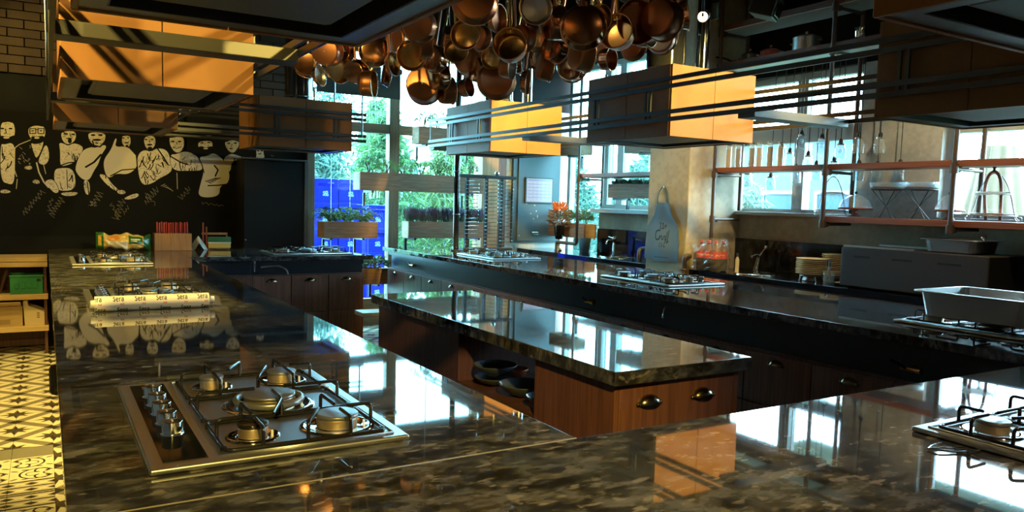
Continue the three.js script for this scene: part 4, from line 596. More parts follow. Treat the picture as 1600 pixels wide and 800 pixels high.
// ---------------------------------------------------------------- ceiling spots: each a can with a lit lens and the light in front of it
const lampGlow = new THREE.MeshStandardMaterial({ color: 0x000000, emissive: new THREE.Color().setRGB(1.0, 0.72, 0.32), emissiveIntensity: 14 });
function spotLamp(label, p, q, power, cone, color, k = 1) {
  const t = thing('track_spotlight', label, 'spotlight', p);
  const dir = new THREE.Vector3(q[0] - p[0], q[1] - p[1], q[2] - p[2]).normalize(), g = new THREE.Group(); g.name = 'head'; g.scale.setScalar(k); t.add(g);
  g.quaternion.setFromUnitVectors(new THREE.Vector3(0, -1, 0), dir);
  mesh('housing', lathe([[0.001, 0.13], [0.035, 0.13], [0.042, 0.12], [0.045, 0.0], [0.042, -0.005], [0.04, 0.0], [0.04, 0.012], [0.001, 0.012]], 24), mat.black, g);
  mesh('lens', cy(0.036, 0.036, 0.004, 0, 0.003, 0, 0, 0, 0, 24), lampGlow, g);
  mesh('stem', cy(0.008, 0.008, CEIL - p[1], 0, (CEIL - p[1]) / 2, 0, 0, 0, 0, 8), mat.black, t);
  mesh('canopy', cy(0.05, 0.05, 0.02, 0, CEIL - p[1] - 0.011, 0, 0, 0, 0, 20), mat.black, t);
  const l = new THREE.SpotLight(color, power, 0, cone, 0.35, 2); l.name = 'spot_light'; l.position.copy(dir).multiplyScalar(0.03); l.target.position.copy(dir); l.castShadow = true; l.shadow.radius = 1.6; l.shadow.mapSize.set(1024, 1024); t.add(l, l.target);
  return t;
}
const spotLabels = ['black ceiling spotlight over the foreground worktop, aimed at the bright left hood', 'black ceiling spotlight over the aisle, aimed at the bright left hood', 'black ceiling spotlight aimed at the hood above the apron', 'black ceiling spotlight aimed at the hood before the plate rack', 'black ceiling spotlight over the tiled aisle', 'black ceiling spotlight behind the viewer aimed at the left hob', 'black ceiling spotlight over the aisle, aimed at the second left hob', 'black ceiling spotlight aimed at the painted cooks', 'black ceiling spotlight aimed at the plaster column', 'black ceiling spotlight near the far service cupboard', 'black ceiling spotlight over the right aisle before the charcoal oven', 'black ceiling spotlight behind the viewer over the foreground worktop'];
SPOTS.forEach(([p, q, w, c, col], i) => spotLamp(spotLabels[i], p, q, w, c, col));
spotLamp('lit spotlight shining beside the rightmost copper pans', [3.0, 2.42, -3.1], [1.6, 1.75, -2.0], 2.2, 0.6, WARM2, 0.68);

// ---------------------------------------------------------------- counter along the right wall
const BC = 0.86, BX = 5.0;
for (const [z0, z1, l] of [[-8.19, -5.735, 'black stone counter with a small sink left of the plaster column'], [-5.185, 1.9, 'long black stone counter under the right windows']]) {
  const t = thing('wall_counter', l, 'counter', [0, 0, 0]);
  mesh('counter_top', rbb(BX, WX - 0.001, BC - 0.05, BC, z0, z1, 0.004), mat.blackGranite, t);
  mesh('front', bb(BX + 0.03, WX - 0.02, 0.08, BC - 0.051, z0 + 0.004, z1 - 0.004), mat.woodDark, t);
  const s0 = z0 < -8 ? -7.32 : z0; mesh('splashback', rbb(WX - 0.03, WX - 0.002, BC + 0.0005, 1.145, s0, z1, 0.003), mat.blackGranite, t);
}
function sink(label, x, z, f) {
  const t = thing('bar_sink', label, 'sink', [x, BC, z]);
  mesh('basin', lathe([[0.001, 0.003], [0.13, 0.003], [0.15, 0.006], [0.165, 0.014], [0.19, 0.012], [0.195, 0.004], [0.195, 0.0]], 40), mat.steelPol, t);
  mesh('drain', cy(0.025, 0.025, 0.004, 0, 0.006, 0), mat.steelDull, t);
  return t;
}
sink('round steel sink below the leafy side window', 5.26, -6.55); sink('round steel sink right of the drink bottles', 5.24, -4.62);
{
  const t = thing('mixer_tap', 'small chrome tap behind the sink under the side window', 'tap', [5.43, BC, -6.82]);
  mesh('tap_body', [cy(0.018, 0.022, 0.14, 0, 0.07, 0), wire(rounded([[0, 0.12, 0], [0, 0.17, 0], [-0.12, 0.17, 0.02], [-0.12, 0.13, 0.02]], 0.04), 0.011, 8)], mat.steelPol, t); mesh('lever', [sp(0.026, 0, 0.19, 0), bar([0, 0.19, 0], [0.0, 0.205, -0.1], 0.006)], mat.steelPol, t);
  const u = thing('mixer_tap', 'slanted chrome tap behind the sink right of the drink bottles', 'tap', [5.42, BC, -4.78]);
  mesh('tap_body', [cy(0.022, 0.026, 0.05, 0, 0.025, 0), cy(0.018, 0.02, 0.12, 0, 0.1, 0.015, 0.25), wire(rounded([[0, 0.12, 0.03], [-0.03, 0.16, 0.03], [-0.13, 0.14, 0.05]], 0.03), 0.012, 8)], mat.steelPol, u); mesh('lever', [wire([[0, 0.15, 0.03], [0.0, 0.22, 0.09]], 0.008), sp(0.016, 0, 0.225, 0.095)], mat.steelPol, u);
}
{
  const t = thing('soap_bottle', 'slim yellow bottle beside the sink right of the drinks', 'bottle', [5.13, BC, -4.74]);
  mesh('bottle', lathe([[0.001, 0], [0.016, 0], [0.017, 0.01], [0.017, 0.12], [0.008, 0.14], [0.008, 0.15], [0.001, 0.15]], 20), mat.cream, t); mesh('cap', cy(0.01, 0.01, 0.03, 0, 0.16, 0), mat.slate, t);
}
// cola six-pack in shrink wrap
{
  const colaDark = phys([0.012, 0.006, 0.004], 0.08), red = std([0.62, 0.03, 0.025], 0.4), capRed = std([0.6, 0.025, 0.03], 0.4), amber = phys([0.16, 0.07, 0.02], 0.08);
  const labelTex = canvasTex(256, 96, (g) => { g.fillStyle = '#c8231c'; g.fillRect(0, 0, 256, 96); g.strokeStyle = '#e9b06a'; g.lineWidth = 7; g.lineCap = 'round'; for (const o of [0, 128]) { g.beginPath(); g.moveTo(o + 14, 60); g.bezierCurveTo(o + 30, 10, o + 40, 90, o + 56, 40); g.bezierCurveTo(o + 66, 20, o + 72, 80, o + 84, 46); g.bezierCurveTo(o + 92, 24, o + 98, 74, o + 114, 40); g.stroke(); } });
  const labelMat = new THREE.MeshStandardMaterial({ map: labelTex, roughness: 0.4 });
  const names = ['front left', 'front middle', 'front right', 'rear left', 'rear middle', 'rear right'];
  const base = [5.045, -5.02]; let first;
  for (let r = 0; r < 2; r++) for (let c = 0; c < 3; c++) {
    const lab = 'cola bottle with red label in the shrink wrapped pack, ' + names[r * 3 + c], p = [base[0] + r * 0.088, BC, base[1] - 0.088 + c * 0.088 + 0.02];
    if (!first) {
      const t = first = thing('cola_bottle', lab, 'bottle', p, 0, 'bottles of the shrink wrapped pack');
      mesh('bottle', lathe([[0.001, 0], [0.034, 0], [0.041, 0.012], [0.042, 0.09], [0.039, 0.105], [0.041, 0.12], [0.041, 0.165], [0.03, 0.205], [0.016, 0.235], [0.015, 0.25], [0.001, 0.25]], 24), colaDark, t);
      mesh('label', cy(0.0425, 0.0425, 0.062, 0, 0.145, 0, 0, 0, 0, 28, true), labelMat, t);
      mesh('neck_band', lathe([[0.042, 0.176], [0.0315, 0.206], [0.0175, 0.236], [0.0165, 0.237]], 24), amber, t);
      mesh('cap', cy(0.0175, 0.0175, 0.02, 0, 0.26, 0), capRed, t);
    } else dup(first, lab, p, rr(0, 3));
  }
  const wrapM = phys([0.95, 0.93, 0.88], 0.12, { transmission: 0.92, thickness: 0, ior: 1.35 });
  const pos = [], N = 40, Hh = 14, idx = [];
  for (let j = 0; j <= Hh; j++) for (let i = 0; i <= N; i++) {
    const a = i / N * Math.PI * 2, c = Math.cos(a), s = Math.sin(a), k = 1 / Math.pow(Math.pow(Math.abs(c), 6) + Math.pow(Math.abs(s), 6), 1 / 6), t = j / Hh;
    let w = 0.099, d = 0.145; const wob = 0.006 * Math.sin(7 * a + 5 * t * 6) * Math.sin(9 * t) + 0.004 * Math.sin(13 * a - 8 * t * 5); w += wob; d += wob; if (t > 0.78) { w -= (t - 0.78) * 0.16; d -= (t - 0.78) * 0.10; }
    const left = s < -0.55 ? 0.05 * (0.5 + 0.5 * Math.sin(t * 7 + 1)) + 0.03 : 0;
    pos.push(c * k * w, t * 0.285 + 0.004 * Math.sin(5 * a), s * k * d + (s < -0.55 ? -left : 0));
  }
  for (let j = 0; j < Hh; j++) for (let i = 0; i < N; i++) { const a = j * (N + 1) + i, b = a + N + 1; idx.push(a, b, a + 1, b, b + 1, a + 1); }
  const g = new THREE.BufferGeometry(); g.setAttribute('position', new THREE.Float32BufferAttribute(pos, 3)); g.setAttribute('uv', new THREE.Float32BufferAttribute(new Float32Array(pos.length / 3 * 2), 2)); g.setIndex(idx); g.computeVertexNormals();
  single('shrink_wrap', g, wrapM, 'crinkled clear plastic wrap round the cola pack', 'plastic wrap', null, [base[0] + 0.044, BC + 0.0055, base[1] + 0.02]);
}
// plate stacks on low stands
function plateStack(n, x, z, y0, r, where) {
  const g = lathe([[0.001, 0], [r * 0.55, 0], [r * 0.6, 0.003], [r * 0.96, 0.0085], [r, 0.0105], [r, 0.013], [r * 0.96, 0.0125], [r * 0.6, 0.0065], [0.001, 0.005]], 36); let first;
  for (let i = 0; i < n; i++) { const o = new THREE.Mesh(g, mat.cream); o.name = numbered('plate'); o.position.set(x + rr(-0.002, 0.002), y0 + i * 0.0145, z + rr(-0.002, 0.002)); o.userData = { label: i === 0 ? 'lowest cream plate of the ' + where + ' stack' : i === n - 1 ? 'topmost cream plate of the ' + where + ' stack' : 'cream plate inside the ' + where + ' stack, neither top nor bottom', category: 'plate', group: 'plates of the ' + where + ' stack' }; scene.add(o); }
}
{
  const t = thing('plate_stand', 'low steel ring stand under the left plate stack', 'stand', [5.24, BC, -4.06]); mesh('ring', [tor(0.085, 0.006, 0, 0.045, 0, Math.PI / 2), cy(0.06, 0.07, 0.03, 0, 0.02, 0, 0, 0, 0, 24)], mat.steelDull, t); for (const a of [0.5, 2.1, 3.7, 5.3]) mesh('leg', bar([0.085 * Math.cos(a), 0.045, 0.085 * Math.sin(a)], [0.095 * Math.cos(a), 0, 0.095 * Math.sin(a)], 0.005), mat.steelPol, t);
  plateStack(9, 5.24, -4.06, BC + 0.052, 0.122, 'left'); plateStack(12, 5.42, -3.96, BC + 0.045, 0.118, 'right');
  const u = thing('plate_stand', 'low steel stand under the right plate stack', 'stand', [5.42, BC, -3.96]); mesh('ring', [tor(0.08, 0.006, 0, 0.038, 0, Math.PI / 2), cy(0.05, 0.08, 0.036, 0, 0.018, 0, 0, 0, 0, 24)], mat.steelDull, u);
  const c = thing('cutlery_glass', 'clear glass beaker with forks before the right plate stack', 'beaker', [5.19, BC, -3.86]); mesh('beaker', lathe([[0.001, 0], [0.04, 0], [0.046, 0.1], [0.043, 0.1], [0.037, 0.006], [0.001, 0.006]], 24), mat.jarGlass, c);
  ['leaning left', 'upright', 'leaning right', 'at the back'].forEach((w, i) => { const f = thing('fork', 'steel fork in the glass beaker, ' + w, 'fork', [5.19 + [0.01, 0, 0.01, 0.02][i], BC + 0.007, -3.86 + [-0.005, 0, 0.008, 0][i]], i * 1.1, 'forks in the beaker'); const q = [-0.028, 0.0, 0.028, 0.012][i]; mesh('shank', bar([0, 0, 0], [0.01, 0.12, q], 0.003), mat.steelPol, f); mesh('tines', [bx(0.018, 0.03, 0.003, 0.012, 0.135, q * 1.1), bx(0.003, 0.03, 0.003, 0.005, 0.162, q * 1.25), bx(0.003, 0.03, 0.003, 0.012, 0.162, q * 1.25), bx(0.003, 0.03, 0.003, 0.019, 0.162, q * 1.25)], mat.steelPol, f); });
}
// black counter oven with a steel pan on it
{
  const t = thing('counter_oven', 'long charcoal box oven on the right wall counter beside the plates', 'oven', [5.31, BC, -3.12]);
  const body = std([0.06, 0.058, 0.06], 0.4, { metalness: 0.3 });
  mesh('body', rbb(-0.24, 0.26, 0.012, 0.30, -0.56, 0.5, 0.008), body, t); for (const x of [-0.2, 0.2]) for (const z of [-0.5, 0.44]) mesh('foot', cy(0.015, 0.015, 0.012, x, 0.006, z), mat.black, t);
  for (const [z, l] of [[-0.39, 0.13], [-0.08, 0.15], [0.25, 0.16]]) mesh('vent_slot', rbb(-0.2415, -0.2385, 0.225, 0.24, z - l / 2, z + l / 2, 0.001), mat.black, t);
  mesh('top_rim', rbb(-0.235, -0.22, 0.30, 0.315, -0.55, 0.0, 0.003), mat.steel, t); mesh('top_rim', rbb(0.2, 0.215, 0.30, 0.315, -0.55, 0.0, 0.003), mat.steel, t);
}
function steelTray(name, label, w, h, l, pos, turn, m = mat.steel) {
  const t = thing(name, label, 'tray', pos, turn), k = 0.92, W = w / 2, L = l / 2;
  const ring = (x, z, y) => rounded([[0, y, -z], [x, y, -z], [x, y, z], [-x, y, z], [-x, y, -z], [0, y, -z]], 0.045);
  const prof = [[W + 0.02, L + 0.02, h - 0.004], [W + 0.02, L + 0.02, h], [W, L, h], [W * k, L * k, 0.006], [W * k - 0.01, L * k - 0.01, 0], [0.001, 0.001, 0]];
  const rings = prof.map(([a, b, y]) => ring(a, b, y)), n = rings[0].length, pos2 = [], idx = [];
  rings.forEach((r) => r.forEach((p) => pos2.push(...p)));
  for (let j = 0; j < rings.length - 1; j++) for (let i = 0; i < n - 1; i++) { const a = j * n + i, b = a + n; idx.push(a, a + 1, b, a + 1, b + 1, b); }
  const g = new THREE.BufferGeometry(); g.setAttribute('position', new THREE.Float32BufferAttribute(pos2, 3)); g.setAttribute('uv', new THREE.Float32BufferAttribute(new Float32Array(pos2.length / 3 * 2), 2)); g.setIndex(idx); const g2 = g.toNonIndexed(); g2.computeVertexNormals();
  mesh('tray_shell', g2, m, t); mesh('rolled_rim', wire(ring(W + 0.02, L + 0.02, h - 0.003), 0.004), m, t); return t;
}
steelTray('roasting_tray', 'deep rectangular steel roasting tray on the right foreground hob', 0.40, 0.115, 0.47, [3.56, 0.962, -1.80], 0.02);
steelTray('food_pan', 'steel food pan standing on the charcoal oven', 0.30, 0.09, 0.36, [5.30, BC + 0.302, -2.93], 0.0, mat.steelDull);
single('bread_roll', [sp(0.05, 0, 0.03, 0, 1.3, 0.7, 1)], std([0.55, 0.33, 0.14], 0.8), 'small round bread roll in the steel food pan', 'bread', null, [5.3, BC + 0.335, -2.98]);
single('pan_lid_knob', [sp(0.02, 0, 0.1, 0), cy(0.008, 0.008, 0.09, 0, 0.045, 0)], mat.steelPol, 'upright steel ladle knob at the edge of the food pan', 'ladle', null, [5.33, BC + 0.31, -2.80]);

// ---------------------------------------------------------------- pipe shelves on the right wall
const PX = 5.2, PB = 5.54;
function pipeShelf(label, zs, levels, low, high, boardZ) {
  const t = thing('pipe_shelf', label, 'shelf');
  for (const z of zs) {
    const lo = z < -5 ? low : 1.30; mesh('front_pipe', cy(0.017, 0.017, high - lo, PX, (lo + high) / 2, z, 0, 0, 0, 12), mat.pipe, t);
    mesh('rear_pipe', cy(0.017, 0.017, high - 1.4, PB, (1.4 + high) / 2, z, 0, 0, 0, 12), mat.pipe, t);
    for (const [y] of levels) { const a = mesh('arm', cy(0.013, 0.013, PB - PX, (PX + PB) / 2, y - 0.062, z, 0, 0, Math.PI / 2, 10), mat.pipe, t); mesh('tee', [cy(0.026, 0.026, 0.06, PX, y - 0.06, z, 0, 0, 0, 12), cy(0.024, 0.024, 0.05, PX + 0.03, y - 0.062, z, 0, 0, Math.PI / 2, 12)], mat.pipe, a); }
  }
  for (const [y, a, b, m, xb = PB - 0.02] of levels) mesh('board', rbb(PX + 0.02, xb, y - 0.045, y, a, b, 0.004), m, t, 2);
  return t;
}
const paleBoard = std([0.50, 0.55, 0.58], 0.55);
const mainShelf = pipeShelf('tall pipe shelf with wooden boards before the right windows', [-5.13, -3.96, -2.96, -1.9], [[1.782, -5.17, -0.9, mat.board, 5.45], [1.378, -4.02, -0.9, mat.board], [2.70, -5.17, -0.9, paleBoard], [3.03, -5.17, -0.9, paleBoard]], 0.92, 3.49);
mesh('edge_board', rbb(PX + 0.0, PX + 0.019, 2.66, 2.705, -5.17, -0.9, 0.003), mat.woodDark, mainShelf, 2); mesh('edge_board', rbb(PX + 0.0, PX + 0.019, 2.99, 3.035, -5.17, -0.9, 0.003), mat.woodDark, mainShelf, 2);
{
  const t = pipeShelf('short pipe shelf left of the plaster column', [-7.22], [[1.765, -7.24, -5.74, mat.board]], 0.98, 2.9);
  mesh('base_bend', wire(rounded([[PX, 1.0, -7.22], [PX, 0.965, -7.22], [PX, 0.965, -7.62], [PX, 0.965 - 0.12, -7.62]], 0.03), 0.02, 10), mat.pipe, t);
  mesh('front_pipe', [wire(rounded([[4.98, 0.865, -5.86], [4.98, 1.0, -5.86], [5.1, 1.0, -5.86], [5.1, 0.865, -5.86]], 0.04), 0.022, 10)], mat.pipe, t);
}
{ const t = thing('drain_pipe', 'rust brown pipe elbow at the right foot of the column', 'pipe', [4.915, 0, -5.16]); mesh('pipe', wire(rounded([[0, 0.5, 0], [0, 0.98, 0], [0.07, 0.98, -0.005]], 0.05), 0.024, 12), mat.pipe, t); mesh('collar', tor(0.03, 0.008, 0, 0.86, 0, Math.PI / 2), mat.pipe, t); }
// spice tubes
{
  const fills = [[0.42, 0.25, 0.08], [0.16, 0.10, 0.06], [0.13, 0.09, 0.06], [0.38, 0.22, 0.10], [0.15, 0.10, 0.07], [0.28, 0.17, 0.08]];
  const wh = ['leftmost, filled with golden grain', 'second from left, dark filling', 'third from left, dark filling', 'fourth from left, tan filling', 'fifth from left, dark brown filling', 'rightmost, mid brown filling'];
  [[-5.10, 0.0], [-5.005, 0.02], [-4.83, 0.0], [-4.765, 0.02], [-4.63, 0.0], [-4.56, 0.05]].forEach(([z, dx], i) => {
    const t = thing('spice_tube', 'tall glass spice tube on the upper shelf, ' + wh[i], 'jar', [5.34 + dx, 1.783, z], 0, 'spice tubes on the upper shelf');
    mesh('filling', cy(0.022, 0.022, 0.165, 0, 0.086, 0, 0, 0, 0, 20), metres(std(fills[i], 0.9)), t); mesh('tube', cy(0.025, 0.025, 0.2, 0, 0.1, 0, 0, 0, 0, 24, true), mat.jarGlass, t); mesh('lid', cy(0.026, 0.026, 0.014, 0, 0.207, 0), mat.steelPol, t);
  });
}
// jar lamps hung on black flex from the shelf above
{
  const proto = (() => {
    const t = new THREE.Group();
    mesh('jar', lathe([[0.001, -0.055], [0.034, -0.055], [0.04, -0.045], [0.041, 0.02], [0.036, 0.035], [0.03, 0.042], [0.03, 0.06]], 26), mat.jarGlass, t);
    mesh('lid', cy(0.032, 0.032, 0.012, 0, 0.062, 0), mat.steelPol, t); mesh('socket', lathe([[0.016, 0], [0.017, 0.02], [0.012, 0.034], [0.004, 0.042], [0.001, 0.042]], 14, 0, 0.068, 0), mat.black, t);
    mesh('bulb', sp(0.017, 0, 0.012, 0, 1, 1.4, 1, 12), mat.jarGlass, t); return t;
  })();
  const J = [[5.5, 1.672, -5.011], [5.5, 1.904, -4.642], [5.5, 1.989, -4.442], [5.5, 1.809, -4.365], [5.5, 1.703, -4.479], [5.5, 1.842, -4.555], [5.5, 1.945, -4.239], [5.5, 1.726, -4.278], [5.5, 1.893, -4.06], [5.5, 1.933, -3.901], [5.5, 1.755, -4.11], [5.5, 1.718, -3.885], [5.5, 1.704, -3.724], [5.5, 1.924, -3.717], [5.5, 1.713, -3.539], [5.5, 1.641, -4.746]];
  const w = ['alone below the spice tubes', 'behind the fifth spice tube, upper', 'highest left of the window bar', 'level with the shelf board, centre', 'under the board beside the window bar', 'second behind the spice tubes', 'upper, right of the window bar', 'lower, above the tiered stand', 'upper, right of the pipe', 'upper, touching the window edge', 'lower, just right of the pipe', 'lower, at the window edge', 'low before the grey wall, left', 'upper before the grey wall', 'rightmost before the grey wall', 'lowest left of the window bar'];
  J.forEach(([x, y, z], i) => {
    const o = proto.clone(); o.name = numbered('jar_lamp'); o.position.set(x, y, z); o.userData = { label: 'glass jar lamp on black flex, ' + w[i], category: 'lamp', group: 'jar lamps over the shelf' }; scene.add(o);
    mesh('flex', cy(0.0032, 0.0032, 2.652 - y - 0.108, 0, 0.108 + (2.652 - y - 0.108) / 2, 0, 0, 0, 0, 6), mat.black, o);
  });
}
// tiered stands, cloches, wire stands on the lower shelf
const SY = 1.379;
function tier(label, z, w, x = 5.37) {
  const t = thing('tiered_stand', label, 'cake stand', [x, SY, z]);
  const plate = (r, y) => lathe([[0.001, y], [r * 0.6, y], [r, y + 0.018], [r * 0.98, y + 0.02], [r * 0.6, y + 0.005], [0.001, y + 0.005]], 36);
  mesh('lower_plate', plate(w * 0.42, 0.035), mat.whiteChina, t); mesh('upper_plate', plate(w * 0.32, 0.175), mat.whiteChina, t);
  mesh('wire_frame', [wire(rounded([[0, 0.01, -w * 0.5], [0, 0.03, -w * 0.42], [0, 0.17, -w * 0.33], [0, 0.29, -w * 0.17], [0, 0.325, 0], [0, 0.29, w * 0.17], [0, 0.17, w * 0.33], [0, 0.03, w * 0.42], [0, 0.01, w * 0.5]], 0.06), 0.0045, 7), tor(w * 0.42, 0.004, 0, 0.04, 0, Math.PI / 2), tor(w * 0.32, 0.004, 0, 0.18, 0, Math.PI / 2)], mat.steelDull, t);
  for (const s of [-1, 1]) mesh('foot', wire(rounded([[0, 0.035, s * w * 0.4], [0, 0.004, s * w * 0.45], [0, 0.004, s * w * 0.54], [0, 0.03, s * w * 0.55], [0, 0.032, s * w * 0.5]], 0.015), 0.0045), mat.steelDull, t);
  return t;
}
tier('two tier cake stand with arched wire handle left of the pipe', -4.05, 0.30, 5.42).position.y = 1.378;
const tb = tier('two tier cake stand with broad wooden hoop near the right edge', -2.78, 0.33);
mesh('wooden_hoop', wire(rounded([[-0.02, 0.01, -0.03], [-0.02, 0.2, -0.055], [-0.02, 0.30, -0.04], [-0.02, 0.335, 0], [-0.02, 0.30, 0.04], [-0.02, 0.2, 0.055], [-0.02, 0.01, 0.06]], 0.05), 0.011, 8), mat.board, tb); mesh('finial', [sp(0.014, -0.02, 0.36, 0), cy(0.006, 0.009, 0.03, -0.02, 0.345, 0)], mat.black, tb);
function cloche(label, z, r) {
  const t = thing('cloche_stand', label, 'cake stand', [5.37, SY, z]);
  mesh('stand', [lathe([[0.001, 0], [r * 0.42, 0], [r * 0.4, 0.008], [0.022, 0.02], [0.018, 0.045], [0.03, 0.056], [r * 1.0, 0.058], [r * 1.02, 0.066], [r, 0.072], [0.001, 0.07]], 36)], mat.board, t);
  const d = mesh('glass_dome', lathe([[r * 0.94, 0.073], [r * 0.92, 0.09], [r * 0.75, 0.13], [r * 0.4, 0.163], [0.001, 0.172]], 36), mat.jarGlass, t); mesh('knob', [sp(0.012, 0, 0.186, 0)], mat.black, d); return t;
}
cloche('glass dome over a wooden pedestal, right of the pipe', -3.80, 0.125); cloche('smaller glass dome on a wooden pedestal behind the next pipe', -3.07, 0.095);
function wireStand(label, z) {
  const t = thing('wire_stand', label, 'stand', [5.37, SY, z]), r = 0.115;
  mesh('top_ring', tor(r, 0.004, 0, 0.21, 0, Math.PI / 2), mat.black, t);
  for (let i = 0; i < 4; i++) { const a = i * Math.PI / 2 + 0.5; mesh('leg', bar([r * Math.cos(a), 0.21, r * Math.sin(a)], [-r * 0.72 * Math.cos(a), 0, -r * 0.72 * Math.sin(a)], 0.0032), mat.black, t); }
  const b = mesh('glass_dish', lathe([[0.001, 0.216], [r * 0.95, 0.216], [r * 1.02, 0.225], [r * 1.05, 0.262], [r * 1.02, 0.262], [r * 0.98, 0.228], [0.001, 0.221]], 40), mat.jarGlass, t); mesh('wooden_inlay', cy(r * 0.85, r * 0.8, 0.008, 0, 0.226, 0, 0, 0, 0, 32), mat.board, b); return t;
}
wireStand('crossed wire stand with a glass dish, left of the pair', -3.545); wireStand('crossed wire stand with a glass dish, right of the pair', -3.29);
// cookware on the high shelf
{
  const HY = 2.701;
  const pot = (label, z, r, h, m, x = 5.36) => { const t = thing('shelf_pot', label, 'pot', [x, HY, z]); mesh('body', lathe([[0.001, 0], [r, 0], [r * 1.02, 0.006], [r * 1.02, h], [r * 1.05, h + 0.004], [r, h], [r * 0.98, 0.008], [0.001, 0.008]], 32), m, t); mesh('lid', lathe([[r * 1.04, h + 0.004], [r * 0.6, h + 0.022], [0.001, h + 0.028]], 32), m, t); mesh('lid_knob', [sp(0.014, 0, h + 0.045, 0), cy(0.005, 0.007, 0.02, 0, h + 0.034, 0)], mat.steelPol, t); for (const s of [-1, 1]) mesh('side_handle', tor(0.026, 0.006, 0, h * 0.75, s * (r + 0.02), Math.PI / 2, 0, 0, 16), mat.steelPol, t); return t; };
  pot('big dull steel pot on the high shelf, centre', -4.34, 0.105, 0.115, mat.steelDull); pot('low red pot on the high shelf', -4.70, 0.085, 0.06, std([0.42, 0.05, 0.03], 0.35)); pot('small dark pot on the high shelf, left of the red one', -4.93, 0.075, 0.065, mat.slate);
  const t = thing('frying_pan', 'black frying pan with handle at the left end of the high shelf', 'pan', [5.36, HY, -5.0], 0, undefined); t.position.z = -5.09; mesh('body', lathe([[0.001, 0], [0.05, 0], [0.066, 0.035], [0.063, 0.035], [0.048, 0.005], [0.001, 0.005]], 28), mat.enamel, t); mesh('handle', wire(rounded([[-0.06, 0.03, 0], [-0.12, 0.05, -0.02], [-0.2, 0.055, -0.05]], 0.03), 0.008), mat.enamel, t);
  single('steel_beaker', lathe([[0.001, 0], [0.04, 0], [0.046, 0.11], [0.043, 0.11], [0.037, 0.005], [0.001, 0.005]], 28), mat.steelPol, 'steel beaker on the high shelf beside the right hood', 'beaker', null, [5.34, HY, -3.83]);
}

